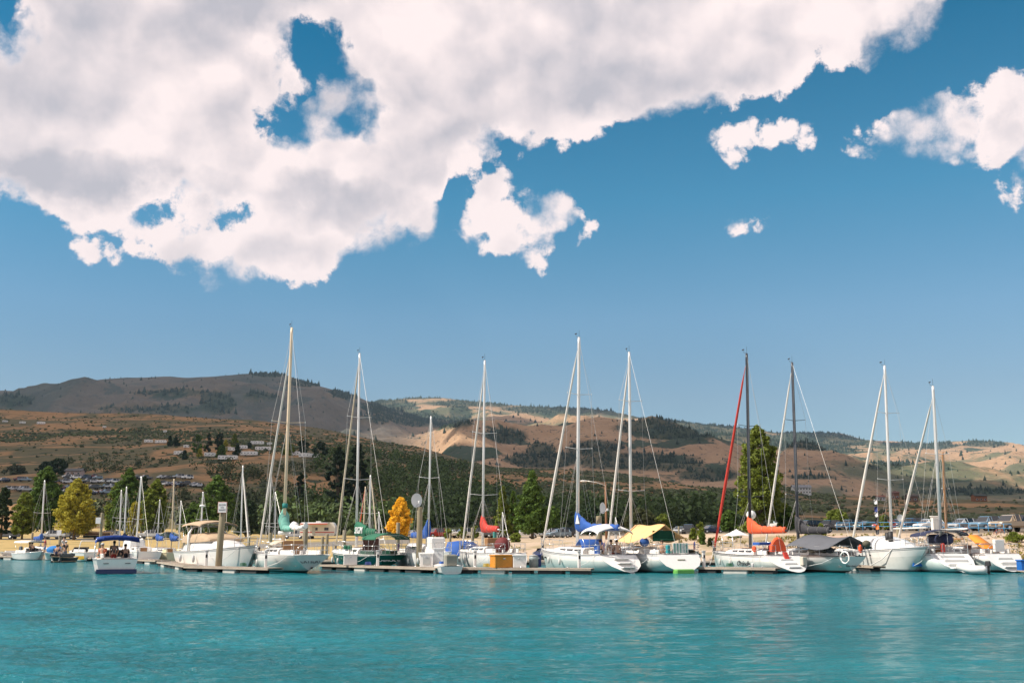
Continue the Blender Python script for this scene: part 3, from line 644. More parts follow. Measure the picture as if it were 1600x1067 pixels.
# ------------------------------------------------------------------ vehicles
def car_mesh(kind, paint, full=True):
    # front towards +X; station: x, z_bottom, z_shoulder, z_top, half width, half width top, greenhouse
    S = {'sedan': (4.6, [(-2.3, .45, .78, .82, .72, .6, 0), (-2.2, .3, .92, .98, .86, .7, 0), (-1.55, .28, .98, 1.04, .9, .74, 0), (-.95, .28, .96, 1.40, .9, .62, 1), (.1, .28, .94, 1.45, .9, .63, 1), (.55, .28, .93, 1.38, .9, .63, 1), (1.15, .28, .92, .97, .89, .72, 0), (2.0, .3, .82, .88, .85, .7, 0), (2.3, .42, .62, .66, .70, .6, 0)]),
         'suv': (4.8, [(-2.4, .5, .95, 1.0, .80, .70, 0), (-2.33, .4, 1.08, 1.16, .9, .76, 0), (-2.15, .38, 1.08, 1.66, .93, .70, 1), (-1.0, .36, 1.06, 1.76, .93, .72, 1), (.3, .36, 1.04, 1.74, .93, .72, 1), (.7, .36, 1.04, 1.66, .93, .70, 1), (1.2, .36, 1.04, 1.10, .93, .78, 0), (2.2, .4, .96, 1.02, .9, .76, 0), (2.4, .5, .75, .8, .78, .66, 0)]),
         'hatch': (4.2, [(-2.1, .45, .9, .95, .76, .66, 0), (-2.02, .32, 1.0, 1.05, .84, .7, 0), (-1.7, .3, 1.0, 1.42, .86, .62, 1), (-.8, .3, .98, 1.52, .87, .64, 1), (.2, .3, .96, 1.50, .87, .64, 1), (.6, .3, .95, 1.40, .87, .62, 1), (1.2, .3, .94, .99, .86, .7, 0), (1.95, .32, .80, .86, .8, .66, 0), (2.1, .42, .64, .68, .7, .58, 0)]),
         'pickup': (5.6, [(-2.8, .6, 1.05, 1.08, .9, .84, 0), (-2.75, .5, 1.1, 1.14, .96, .9, 0), (-1.0, .45, 1.1, 1.14, .97, .9, 0), (-.97, .45, 1.12, 1.75, .97, .74, 1), (-.1, .45, 1.12, 1.84, .97, .76, 1), (.6, .45, 1.1, 1.80, .97, .76, 1), (.85, .45, 1.1, 1.72, .97, .74, 1), (1.4, .45, 1.1, 1.16, .97, .82, 0), (2.6, .5, 1.02, 1.08, .94, .8, 0), (2.8, .58, .8, .84, .84, .72, 0)])}
    S['truck'] = S['pickup']
    L, st = S[kind]
    body, glass = MB(), MB()
    gl = GLASS()
    rings = []
    for x, zb, zs, zt, w, wt, g in st:
        rings.append([(x, w * .9, zb), (x, w, zb + .18), (x, w, zs), (x, wt, zt), (x, -wt, zt), (x, -w, zs), (x, -w, zb + .18), (x, -w * .9, zb)])
    vs = sum(rings, [])
    for i in range(len(st) - 1):
        g0, g1 = st[i][6], st[i + 1][6]
        for k in range(8):
            f = [i * 8 + k, i * 8 + (k + 1) % 8, i * 8 + 8 + (k + 1) % 8, i * 8 + 8 + k][::-1]
            isg = (k in (2, 4) and g0 and g1) or (k == 3 and g0 != g1) or (k in (2, 4) and g0 != g1 and False)
            (glass if isg else body).add([vs[a] for a in f], [(0, 1, 2, 3)], gl if isg else paint, False)
    body.add(rings[0], [tuple(range(8))], paint); body.add(rings[-1], [tuple(range(7, -1, -1))], paint)
    # pillars and roof edge
    for i in range(len(st)):
        if st[i][6] and kind != 'x':
            x, zb, zs, zt, w, wt, g = st[i]
            for s in (-1, 1): body.tube([(x, s * (w + .004), zs), (x, s * (wt + .004), zt)], .045, paint, 4)
    wr = .33 if kind in ('sedan', 'hatch') else .39
    wx = (L * .31, -L * .30)
    wheels = []
    for x in wx:
        for s in (-1, 1):
            t, r = MB(), MB(); y = s * (st[3][4] - .06)
            t.tube([(x, y - .11, wr), (x, y + .11, wr)], wr, BLACK(), 14)
            r.tube([(x, y - .02 * s, wr), (x, y + .118 * s, wr)], wr * .62, STEEL(), 10)
            wheels.append((t, r))
    lights = []
    xf = L / 2
    for s in (-1, 1):
        h = MB(); h.box((xf - .13, s * st[-1][4] * .86, st[-2][2] - .10), (.16, .30, .13), M('headlamp', (.75, .75, .72), .15, coat=.5), bev=.03); lights.append(('headlight', h))
        h = MB(); h.box((-xf + .07, s * st[0][4] * .95, st[0][2] - .08), (.10, .18, .2), M('taillamp', (.35, .02, .02), .3), bev=.02); lights.append(('taillight', h))
    bump = []
    for q in (-1, 1):
        bump.append(MB()); bump[-1].box((q * (xf - .05), 0, .42 if kind in ('sedan', 'hatch') else .55), (.16, 1.5, .16), M('bumper', (.10, .10, .10), .5), bev=.04)
    grille = MB(); grille.box((xf - .02, 0, st[-1][2] - .06), (.05, .9, .14), BLACK(), bev=.01)
    mir = []
    ms = [s for s in st if s[6]][-1]
    for s in (-1, 1): mir.append(MB()); mir[-1].box((ms[0] + .1, s * (ms[4] + .07), ms[2] + .1), (.12, .16, .13), paint, bev=.03)
    return body, glass, wheels, lights, bump, grille, mir
def car(kind, paint, loc, rz, label, group=None, cat=None):
    b, g, wh, li, bu, gr, mi = car_mesh(kind, paint)
    names = {'sedan': 'parked_car', 'suv': 'parked_car', 'hatch': 'parked_car', 'pickup': 'pickup_truck', 'truck': 'pickup_truck'}
    r = empty(names[kind], loc, rz, label, cat or ('pickup truck' if kind in ('pickup', 'truck') else 'car'), group)
    b.build('body', r); g.build('window', r); gr.build('grille', r)
    for q in bu: q.build('bumper', r)
    for q in mi: q.build('mirror', r)
    for t, rim in wh: w = t.build('wheel', r); rim.build('rim', w)
    for n, h in li: h.build(n, r)
    return r
PC = {'white': (.72, .71, .68), 'silver': (.42, .43, .44), 'grey': (.14, .145, .15), 'black': (.02, .02, .022), 'navy': (.02, .04, .09), 'red': (.38, .03, .02), 'maroon': (.15, .02, .025), 'tan': (.38, .28, .18), 'blue': (.17, .24, .30), 'green': (.02, .07, .05)}
def pnt(c): return PAINT(c, PC[c])
G1 = 'vehicles parked in the lakeside car park'
for kind, c, px, Y, h, lab in [
 ('pickup', 'grey', 6, 205, 180, 'dark grey pickup at the far left picture edge'), ('pickup', 'white', 84, 212, 175, 'white pickup between the green poplar and the yellow tree'), ('suv', 'grey', 103, 215, 180, 'grey car half hidden behind the yellow tree'),
 ('suv', 'silver', 168, 212, 185, 'silver car parked right behind the trailered speedboat'), ('pickup', 'white', 236, 208, 180, 'white pickup seen side-on below the yellow-green poplar'), ('sedan', 'green', 262, 205, 185, 'dark green sedan right of the side-on white pickup'),
 ('hatch', 'white', 459, 205, 190, 'small white van-like car left of the motorhome'), ('sedan', 'silver', 646, 190, 215, 'silver sedan nearest the golden orange tree'), ('sedan', 'grey', 660, 200, 210, 'grey sedan behind the blue folded sail'),
 ('suv', 'red', 683, 190, 215, 'red car right of the blue folded sail'), ('sedan', 'silver', 697, 196, 210, 'silver sedan between the red car and white pickup'), ('hatch', 'white', 709, 192, 215, 'white hatchback left of the large white pickup'),
 ('pickup', 'white', 727, 186, 200, 'large white pickup crossed by the white forestay'), ('pickup', 'grey', 748, 190, 200, 'grey pickup behind the red sail cover'), ('suv', 'silver', 782, 196, 205, 'silver car under the twin-topped tree'), ('suv', 'black', 795, 192, 200, 'black car under the small pointed tree'),
 ('suv', 'white', 820, 186, 195, 'white car left of the big tree trunk'), ('sedan', 'grey', 845, 196, 200, 'grey sedan right of the big tree trunk'), ('suv', 'silver', 862, 190, 200, 'silver car right behind the blue boat bow'), ('suv', 'black', 884, 186, 205, 'black car left of the blue sail cover'), ('hatch', 'blue', 873, 178, 205, 'pale blue hatchback behind the bow rail'),
 ('sedan', 'white', 1018, 190, 200, 'white sedan behind the yellow awning ridge'), ('sedan', 'silver', 1062, 192, 250, 'silver car left of the dark wagon on the bank top'), ('suv', 'black', 1076, 184, 255, 'dark wagon right of the yellow awning'), ('sedan', 'navy', 1111, 182, 205, 'dark sedan left of the red forestay'),
 ('suv', 'black', 1296, 178, 215, 'black car left of the yellow-green tree on the car park'), ('suv', 'black', 1264, 172, 200, 'black van-like car behind the dark sail'), ('suv', 'grey', 1328, 168, 205, 'dark grey wagon left of the leaning white forestay'), ('sedan', 'green', 1356, 160, 205, 'dark green sedan behind the blue railing'),
 ('sedan', 'red', 1385, 156, 210, 'bright red sedan below the signal flags'), ('suv', 'maroon', 1408, 160, 205, 'maroon car behind the satellite dish'), ('suv', 'navy', 1427, 146, 205, 'navy car left of the white hatchback'), ('hatch', 'white', 1452, 134, 205, 'white hatchback left of the white utility cabinet'),
 ('hatch', 'silver', 1507, 126, 205, 'silver white hatchback behind the two bicycles'), ('suv', 'blue', 1545, 124, 205, 'pale blue wagon left of the tan pickup'), ('pickup', 'tan', 1584, 112, 205, 'tan pickup at the right picture edge')]:
    car(kind, pnt(c), on_ground(px, Y), R(h), lab, G1)
# cars on the hillside
G2 = 'cars parked in rows on the hillside'
_cm = {}
def hill_car(kind, c):
    if (kind, c) not in _cm:
        b, g, wh, li, bu, gr, mi = car_mesh(kind, pnt(c)); a = MB()
        for s in [b, g] + bu + [t for t, r in wh]:
            o = len(a.v); a.v += s.v
            for f, i, sm in zip(s.f, s.mi, s.sm): a.f.append([o + q for q in f]); a.mi.append(a.mat(s.mats[i])); a.sm.append(sm)
        o = a.build('parked_car'); _cm[(kind, c)] = o; return o
    o = _cm[(kind, c)].copy(); COL.objects.link(o); return o
ORD = ['first', 'second', 'third', 'fourth', 'fifth', 'sixth', 'seventh', 'eighth', 'ninth', 'tenth', 'eleventh', 'twelfth']
cols = ['white', 'black', 'silver', 'navy', 'grey', 'white', 'maroon', 'silver', 'black', 'blue', 'grey']
kk = 0
for rn, y, xs in [('far left upper hillside row', 752, [4, 15, 27, 40]), ('far left lower hillside row', 767, [4, 14, 24, 34, 44]),
  ('top row above the yellow tree', 748, [100, 110, 124, 134, 144, 154]), ('row just above the yellow tree', 755, [92, 102, 113, 138, 148, 158, 168, 178]), ('middle row beside the yellow tree', 764, [88, 98, 108, 152, 162, 172, 181]),
  ('lower row beside the yellow tree', 772, [90, 101, 112, 134, 146, 158, 168]), ('top row right of the poplars', 749, [217, 227, 249, 259, 274, 294]), ('lower row right of the poplars', 760, [250, 259, 268, 277, 285, 293, 302, 312])]:
    for i, px in enumerate(xs):
        c = cols[kk % len(cols)]; kind = ('sedan', 'suv', 'hatch', 'suv', 'pickup')[kk % 5]; kk += 3
        o = hill_car(kind, c); o.location = hit(px, y, 340) + Vector((0, 0, .05)); o.rotation_euler = (0, 0, R(222 + (i * 37 % 24) - 12)); o.scale = (1.25, 1.25, 1.4)
        o.location.x += random.uniform(-.8, .8); o.location.y += random.uniform(-5, 5); o.location.z = gz(o.location.x, o.location.y) + .05; o.rotation_euler.z += random.choice((0, 0, .5, -.4, 2.6))
        tag(o, f'{c} {"pickup" if kind == "pickup" else "car"}, {ORD[i]} from left in the {rn}', 'car', G2)
# motorhomes, trailers and houses
def trailer(px, py, Y, wpx, label, h=2.9, awn=None, rz=0, base=None, group=None, name='camping_trailer', cat='trailer', body=(.70, .68, .64), stripe=None):
    b = base if base is not None else (hit(px, py, 300) if Y is None else on_ground(px, Y)); L = wpx / F * b.y; w = 2.4
    r = empty(name, b, rz, label, cat, group)
    m = MB(); wm = M('trailer_white', body, .4, var=.05)
    pr = [(-L / 2, .55), (L / 2 - .25, .55), (L / 2, .9), (L / 2, h - .7), (L / 2 - .35, h - .12), (L / 2 - .6, h), (-L / 2 + .3, h), (-L / 2, h - .3)]
    m.loft([[(x, y, z) for x, z in pr] for y in (-w / 2, w / 2)], wm, smooth=False); m.build('body', r)
    for k in range(max(2, int(L / 2.2))):
        x = -L / 2 + 1. + k * (L - 1.6) / max(1, int(L / 2.2) - .5); g = MB(); g.box((x, -w / 2 - .012, h * .60), (.8, .03, .55), GLASS()); g.build('window', r)
    if stripe: g = MB(); g.box((0, -w / 2 - .01, h * .40), (L * .96, .02, .16), M('trailer_stripe', stripe, .5)); g.build('stripe', r)
    g = MB(); g.box((-L * .1, -w / 2 - .016, 1.5), (.62, .03, 1.7), M('trailer_door', (.5, .5, .48), .5)); g.build('door', r)
    for s in (-1, 1):
        g = MB(); g.tube([(-L * .2, s * (w / 2 - .15), .33), (-L * .2, s * (w / 2 + .02), .33)], .36, BLACK(), 12); g.build('wheel', r)
    g = MB(); g.box((0, 0, h + .12), (.9, .7, .22), wm, bev=.05); g.build('roof_vent', r)
    if awn:
        g = MB(); g.grid([[(-L * .42, y, z), (L * .34, y, z)] for y, z in ((-w / 2, h - .02), (-w / 2 - 1.2, h - .10), (-w / 2 - 2.2, h - .20))], FAB('awning', (.7, .68, .65)), thick=.04); g.box((-L * .04, -w / 2 - 2.22, h - .30), (L * .76, .03, .22), FAB('valance', awn)); g.build('awning', r)
    return r
trailer(497, 0, 200, 54, 'cream motorhome with a red-edged white awning parked on the lake road', 3.1, (.62, .12, .09), name='motorhome', cat='motorhome', stripe=(.5, .03, .02))
G3 = 'trailers in the hillside park'
for px, py, w, lab, rz in [(232, 692, 13, 'lone white trailer left of another on the brown slope', .3), (251, 693, 17, 'lone white trailer right of another on the brown slope', 0), (291, 700, 8, 'small white trailer left of the big green tree', .5),
  (280, 711, 16, 'white trailer low at the left end of the park', 0), (328, 714, 17, 'white trailer behind the small yellow tree', .2), (356, 719, 30, 'long white trailer at the very front of the park', 0), (360, 705, 16, 'tall white trailer behind the dark spruce', .4),
  (380, 702, 13, 'white trailer right of the dark spruce', .2), (389, 712, 26, 'long low white trailer with a gravel pull-in', 0), (402, 695, 20, 'white trailer in the top row of the park', 0), (411, 704, 24, 'grey roofed trailer below the top row', .1), (421, 696, 8, 'small white trailer at the right end of the top row', .3),
  (463, 712, 12, 'white trailer just right of the wooden mast', .2), (476, 715, 18, 'long white trailer left of an open shelter', 0), (491, 716, 20, 'white trailer at the right end of the row', .1),
  (8, 660, 8, 'tiny white tent trailer at the left edge of the upper slope', .3), (35, 662, 9, 'tiny white tent trailer second on the upper slope', .1), (64, 663, 12, 'tiny white trailer third on the upper slope', 0), (163, 669, 5, 'tiny white speck of a trailer on the upper slope above the poplars', 0), (258, 676, 5, 'tiny white trailer above the lone pair', 0)]:
    trailer(px, py, None, w, lab, 3.2 if w > 10 else 2.6, rz=rz, group=G3)
def house(px, py, wpx, h, label, wall, roofc, rz=0, y0=300, d=.7, windows=4, name='house', cat='house'):
    b = hit(px, py, y0); L = wpx / F * b.y; D = L * d * .8
    r = empty(name, b, rz, label, cat)
    wm = M('wall_' + label.split()[0], wall, .85, var=.08); rm = M('roof_' + label.split()[0], roofc, .8, var=.1)
    m = MB(); m.box((0, 0, h / 2 - 1.5), (L, D, h + 3), wm)
    m.add([(L / 2, -D / 2, h), (L / 2, D / 2, h), (L / 2, 0, h + D * .22), (-L / 2, -D / 2, h), (-L / 2, D / 2, h), (-L / 2, 0, h + D * .22)], [(0, 1, 2), (5, 4, 3)], wm); m.build('wall', r)
    m = MB(); o = .7; rz_ = h + D * .22
    for s in (-1, 1):
        m.add([(-L / 2 - o, s * (D / 2 + o), h - .3), (L / 2 + o, s * (D / 2 + o), h - .3), (L / 2 + o, 0, rz_ + .12), (-L / 2 - o, 0, rz_ + .12),
               (-L / 2 - o, s * (D / 2 + o), h - .05), (L / 2 + o, s * (D / 2 + o), h - .05), (L / 2 + o, 0, rz_ + .37), (-L / 2 - o, 0, rz_ + .37)], [(0, 1, 2, 3), (7, 6, 5, 4), (0, 4, 5, 1), (1, 5, 6, 2), (3, 7, 4, 0)], rm)
    m.build('roof', r)
    for fl in range(max(1, int(h / 2.8))):
        for k in range(windows):
            x = -L / 2 + (k + .5) * L / windows; f = MB(); f.box((x, -D / 2 - .02, 1.5 + fl * 2.8), (L / windows * .5, .08, 1.3), M('window_trim', (.6, .58, .55), .6)); f = f.build('window', r)
            g = MB(); g.box((x, -D / 2 - .05, 1.5 + fl * 2.8), (L / windows * .42, .06, 1.1), GLASS()); g.build('pane', f)
    m = MB(); m.box((L * .2, D * .1, h + D * .22), (1.1, 1.1, 1.8), M('chimney_stone', (.2, .17, .14), .9)); m.build('chimney', r)
    m = MB(); m.box((-L * .08, -D / 2 - .04, 1.05), (1.1, .1, 2.1), M('house_door', (.2, .12, .07), .6)); m.build('door', r)
    return r
house(1252, 772, 27, 5.6, 'grey roofed white house among trees on the low hill', (.55, .53, .5), (.22, .22, .23), 0, 500, windows=6)
house(1530, 783, 20, 4.5, 'brown timber cabin alone on the right hillside', (.20, .075, .03), (.04, .05, .045), .15, 500, windows=3)
house(1376, 782, 12, 3.2, 'low white house with a reddish roof behind the flags', (.50, .48, .46), (.25, .10, .07), 0, 500, windows=3)
house(1397, 779, 14, 5.0, 'reddish cabin right of the flags', (.20, .085, .05), (.13, .055, .04), .2, 500, windows=2)
house(1425, 783, 16, 4.2, 'dark brown cabin half hidden on the right hillside', (.13, .07, .05), (.08, .06, .05), -.1, 500, windows=2)
house(727, 792, 11, 3.0, 'small red cabin in the dark wood left of the twin-topped tree', (.26, .05, .03), (.06, .05, .05), 0, 300, windows=2)
house(117, 744, 24, 3.0, 'red and white shed beside the dark hillside trees', (.40, .30, .28), (.10, .10, .10), 0, 400, windows=3, name='shed', cat='shed')
house(678, 817, 13, 2.6, 'small pale hut behind the blue sail boat', (.5, .5, .46), (.3, .3, .28), 0, 240, windows=2, name='hut', cat='hut')
# ------------------------------------------------------------------ docks and pilings
DZ = .34
def dock(a, b, label, w=1.25, floats=True, z=DZ):
    A = Vector((*GX(a[0], a[1], z).xy, 0)); B = Vector((*GX(b[0], b[1], z).xy, 0)); d = B - A; L = d.length; rz = math.atan2(d.y, d.x)
    r = empty('floating_dock', (A + B) / 2, rz, label, 'dock', 'floating docks of the marina')
    m = MB(); n = int(L / .16); st = L / n; wd = WOODG()
    for i in range(n):
        m.box((-L / 2 + (i + .5) * st, 0, z - .02 + random.uniform(-.006, .006)), (st - .015, w, .04), wd)
    m.build('planking', r)
    for s in (-1, 1): m = MB(); m.box((0, s * (w / 2 - .03), z - .085), (L - .02, .07, .08), wd, bev=.01); m.build('side_board', r)
    if floats:
        k = 0; x = -L / 2 + .7
        while x < L / 2 - .6:
            m = MB(); m.box((x, 0, .04), (1.15 + .35 * (k % 2), w - .16, .36), FLOATW() if (k * 5 + int(L)) % 4 == 1 else FLOAT(), bev=.05); m.build('float', r); x += 1.75; k += 1
    for i in range(3):
        m = MB(); x = -L / 2 + (i + .5) * L / 3; m.tube([(x - .1, -w / 2 + .1, z + .07), (x + .1, -w / 2 + .1, z + .07)], .018, STEEL(), 5); m.tube([(x, -w / 2 + .1, z - .01), (x, -w / 2 + .1, z + .07)], .02, STEEL(), 5); m.build('cleat', r)
    return r
dock((258, 80), (302, 68.5), 'short angled dock section at the left end, before the cruiser stern')
dock((299, 67.2), (431, 62.8), 'long floating dock in front of the tan-topped motor cruiser')
dock((511, 71), (692, 63.0), 'floating dock in front of the dark green sailboat')
dock((712, 63.8), (926, 61.9), 'long floating dock carrying the orange wooden dock box')
dock((950, 71), (1034, 65.4), 'finger dock between the white-canopy and yellow-awning sailboats', 1.)
dock((1092, 65.0), (1216, 62.6), 'floating dock in front of the red-furled sailboat bow')
dock((1290, 73.5), (1374, 66.4), 'finger dock between the dark-mast sailboat and right motor cruiser', .9)
dock((1405, 73), (1455, 67.3), 'finger dock with a blue fender, right of the right cruiser bow', .9)
dock((505, 84.5), (1120, 82.0), 'main walkway dock along the bows of the middle sailboats', 2.)
dock((1125, 82.0), (1680, 80.5), 'main walkway dock along the bows of the right-hand sailboats', 2.)
dock((190, 92), (255, 84.5), 'low dock behind the blue-topped motorboat', 1.3)
dock((118, 98), (152, 95.5), 'small dark float under the yellow bowrider', 1.2)
dock((0, 106), (40, 103), 'dark dock at the far left by the white runabout', 1.2)
def piling(px, Y, top, w, label, sign=None, lean=0., group=None, z0=-1.5):
    b = GX(px, Y, DZ); b.z = gz(b.x, Y) if Y > 90 else 0; H = P(px, top, Y).z - b.z; r0 = w / 2 / F * Y
    r = empty('piling', b, 0, label, 'piling', group)
    m = MB(); m.tube([(0, 0, z0), (lean * .5, 0, H * .5), (lean, 0, H - .05), (lean, 0, H)], [r0 * 1.08, r0 * 1.02, r0 * .96, r0 * .86], PILE(), 10); m.build('post', r)
    return r, H, lean
r, H, l = piling(340.5, 66.6, 800, 10, 'thick greenish wooden piling standing before the cruiser', lean=.13)
s = empty('sign_board', r.location + Vector((.16, -.25, H + .02)), R(-4), 'white slow no wake sign on top of the thick piling', 'sign')
m = MB(); m.box((0, 0, .28), (.60, .035, .70), M('sign_rim', (.45, .16, .12), .5), bev=.01); m.build('backing', s)
m = MB(); m.box((0, -.022, .28), (.54, .02, .64), M('sign_white', (.78, .74, .72), .4)); m.build('panel', s)
def text(txt, parent, loc, rot, size, mat, name='lettering', shear=0., ext=.004, font=None):
    c = bpy.data.curves.new(name, 'FONT'); c.body = txt; c.size = size; c.align_x = 'CENTER'; c.align_y = 'CENTER'; c.extrude = ext; c.shear = shear; c.resolution_u = 2
    o = bpy.data.objects.new(name, c); COL.objects.link(o); dg = bpy.context.evaluated_depsgraph_get()
    me = bpy.data.meshes.new_from_object(o.evaluated_get(dg)); me.materials.clear(); me.materials.append(mat)
    n = bpy.data.objects.new(name, me); COL.objects.link(n); bpy.data.objects.remove(o); n.parent = parent; n.location = loc; n.rotation_euler = rot; return n
INK = lambda: M('ink', (.03, .03, .035), .5)
for i, (w_, z_, k_) in enumerate((('SLOW', .43, .16), ('NO', .27, .13), ('WAKE', .11, .16))): text(w_, s, (0, -.036, z_), (R(90), 0, 0), k_, INK())
def dish(px, py, Y, label, rz, r_=.42, pole=None):
    c = P(px, py, Y); e = empty('satellite_dish', c, rz, label, 'satellite dish', 'satellite dishes on pilings')
    m = MB(); rows = []
    for i in range(6):
        q = i / 5 * r_; rows.append([(q * math.cos(a), -.35 * q * q, q * math.sin(a) * 1.12) for a in [2 * math.pi * k / 18 for k in range(18)]])
    m.loft(rows, M('dish_white', (.70, .68, .66), .5), caps=False); m.loft([[(x, y + .02, z) for x, y, z in rw] for rw in rows][::-1], M('dish_white'), caps=False); m.build('reflector', e)
    m = MB(); m.tube([(0, .02, -.1), (0, .16, -.3), (-.02, .2, -.62 if not pole else -pole)], .035, STEEL(), 6); m.build('bracket', e)
    m = MB(); m.tube([(0, -.02, -r_ * .9), (-.05, -.45, -.18)], .018, STEEL(), 5); m.box((-.05, -.48, -.12), (.13, .13, .16), M('dish_white'), bev=.03); m.build('feed_arm', e)
    return e
piling(655, 69.5, 792, 9, 'tall dark piling carrying the left satellite dish', lean=-.03)
dish(650.5, 781.5, 69.5, 'white oval satellite dish above the blue-sail boat piling', R(35), pole=.5)
piling(937, 74, 806, 9, 'grey piling with a slanted bracket behind the blue sail cover')
dish(941, 793.5, 74, 'white satellite dish right of the blue sail cover', R(50), .36, pole=.55)
dish(1406.5, 809, 84, 'round white satellite dish above the right cruiser', R(5), .26, pole=.7)
piling(1406.5, 84.3, 822, 6, 'slim piling under the right-hand satellite dish')
G4 = 'short wooden pilings of the marina'
for px, Y, top, w, lab in [(92, 104, 836, 5, 'wooden post under a square white sign on the far left'), (154.5, 88, 801, 4.5, 'tall thin post left of the blue-topped motorboat'), (48, 112, 832, 3.5, 'short post left of the far white runabout'),
  (475.5 + 0, 80, 821, 8, 'dark piling right of the white sagging sail'), (503, 86, 838, 5, 'short dark piling below the motorhome awning'), (510, 87, 834, 5, 'second short dark piling below the motorhome'), (537, 84, 828, 6, 'dark piling left of the green sail cover'),
  (621, 82, 816, 6, 'grey piling in front of the golden orange tree'), (703, 84, 833, 4, 'thin dark piling right of the small spreader boat'), (738, 80, 824, 5, 'piling just left of the red sail cover'), (421, 86, 832, 6, 'stubby piling left of the wooden mast'),
  (286, 100, 836, 4, 'thin dark piling behind the cream sailboat'), (293, 98, 824, 2.5, 'slender pole left of the motor cruiser'), (388, 86, 834, 3, 'slender pole right of the motor cruiser'), (1062, 84, 822, 3, 'white topped post right of the yellow awning')]:
    piling(px, Y, top, w, lab, group=G4)
for px, py, Y, lab in [(92.5, 832, 104, 'square white sign on a post among the far left boats'), (153.5, 813, 88, 'pink and white sign on the tall thin post')]:
    p = P(px, py, Y - .2); s = empty('sign_board', p, 0, lab, 'sign'); m = MB(); m.box((0, 0, 0), (.42, .03, .5), M('sign_white', (.78, .74, .72), .4), bev=.01); m.build('panel', s)
# ------------------------------------------------------------------ hulls
def hull(parent, L, B, fs, fb, top, low, stripe=None, stern='transom', sw=.75, scoop=1.2, rake=.7, bottom=None, tmat=None, boot=None, depth=.45, chine=False, deckmat=None, cockpit=True, cp_=(.05, .34)):
    n = 26; rise = {'counter': .16, 'scoop': .06}.get(stern, -.12)
    fs_ = lambda t: fs + (fb - fs) * t ** 1.9 - .05 * math.sin(t * math.pi)
    def hb(t):
        if t > .42: return B / 2 * max(1 - ((t - .42) / .58) ** 2.3, .0) + .015
        return B / 2 * (sw + (1 - sw) * math.sin(math.pi / 2 * t / .42))
    def bow(q): return (1 - q ** 2.6) ** .62 if not chine else (1 - .22 * q if q < .72 else (1 - .22 * .72) * (1 - (q - .72) / .28 * .98))
    zl = None; st = []
    cuts = [0, .05, .09, .15, .35, .6]
    lows = [.14, .05, -.06, -depth * .7, -depth]
    for i in range(n + 1):
        t = i / n; S = fs_(t); zk = -depth + (depth + rise) * max(0, 1 - t / .42) ** 1.6
        zz = [max(zk + .004 * (10 - j), z_) for j, z_ in enumerate([S - c * S for c in cuts] + lows)]
        ring = []
        for z in zz:
            q = min(1, (S - z) / (S - zk)); y = hb(t) * (bow(q) if stern != 'counter' or t > .5 else bow(q) * (t * 2) + (1 - t * 2) * (1 - q ** 1.35)) if q < .995 else 0
            if t > .5: y *= 1 - .45 * ((t - .5) / .5) ** 2 * q
            x = -L / 2 + t * L
            h = max(0, 1 - (z / S)) if z > 0 else 1
            x -= rake * h * max(0, (t - .5) / .5) ** 3
            if stern == 'scoop': x += scoop * (1 - h) * max(0, 1 - t / .3) ** 1.2
            elif stern == 'counter': x += .55 * h * max(0, 1 - t / .3)
            else: x += .12 * h * max(0, 1 - t / .3)
            ring.append((x, y, z))
        st.append(ring)
    k = len(st[0]); rm = [top] * (k - 1)
    rm[1] = stripe or top
    for j in (4,): rm[j] = low or top
    rm[5] = low or top; rm[6] = boot or stripe or top
    for j in (7, 8, 9): rm[j] = bottom or BOTTOM()
    m = MB()
    for s in (1, -1):
        rings = [[(x, s * y, z) for x, y, z in r] for r in st]
        if s < 0: rings = rings[::-1]
        m.loft(rings, top, closed=False, caps=False, rowmat=rm)
    m.build('hull', parent)
    # transom
    tm = MB(); r0 = st[0]
    rows = [[(x + 0.0, y * f, z) for f in (-1, -.5, 0, .5, 1)] for x, y, z in r0]
    tm.grid(rows, tmat or top, smooth=False, thick=0); tm.build('transom', parent)
    # deck
    dk = MB(); dm = deckmat or DECK(); rows = []
    c0, c1 = cp_ if cockpit else (2, 2)
    edge = [r[0] for r in st]
    for i in range(n):
        a, b = edge[i], edge[i + 1]; t = (i + .5) / n
        def P_(e, f): return (e[0], e[1] * f, e[2] + .05 * (1 - f * f) * min(1, e[1] / (B / 2) * 1.2) + .002)
        fs2 = (-1, -.58, .58, 1) if c0 < t < c1 else (-1, -.58, 0, .58, 1)
        vs = [P_(a, f) for f in fs2] + [P_(b, f) for f in fs2]; m_ = len(fs2)
        for j in range(m_ - 1):
            if m_ == 4 and j == 1: continue
            dk.add([vs[j], vs[j + 1], vs[m_ + j + 1], vs[m_ + j]], [(3, 2, 1, 0)], dm, False)
    dk.build('deck', parent)
    rail = MB()
    for s in (-1, 1): rail.tube([(e[0], s * e[1], e[2] + .015) for e in edge], .028, stripe or top, 5)
    rail.build('toe_rail', parent)
    if cockpit:
        i0, i1 = int(c0 * n) + 1, int(c1 * n); xa, xb = edge[i0][0] + .05, edge[i1][0]; w = edge[i0][1] * .57; zt = edge[i1][2] + .05
        cm = MB(); z0 = max(zt - .7, .15)
        cm.grid([[(xa, -w, zt), (xa, w, zt)], [(xa, -w, z0), (xa, w, z0)], [(xb, -w, z0), (xb, w, z0)], [(xb, -w, zt), (xb, w, zt)]], dm, smooth=False)
        for s in (-1, 1):
            cm.box(((xa + xb) / 2, s * w, zt - .28), (xb - xa, .06, .60), top); cm.box(((xa + xb) / 2, s * (w - .25), zt - .22), (xb - xa, .45, .06), dm)
            cm.box(((xa + xb) / 2, s * (w + .12), zt + .12), (xb - xa, .14, .24), top, bev=.04)
        cm.build('cockpit', parent)
    def edge_at(t):
        f = max(0, min(.999, t)) * n; i = int(f); g = f - i; a, b = edge[i], edge[i + 1]
        return Vector([a[k] * (1 - g) + b[k] * g for k in range(3)])
    return edge_at, st
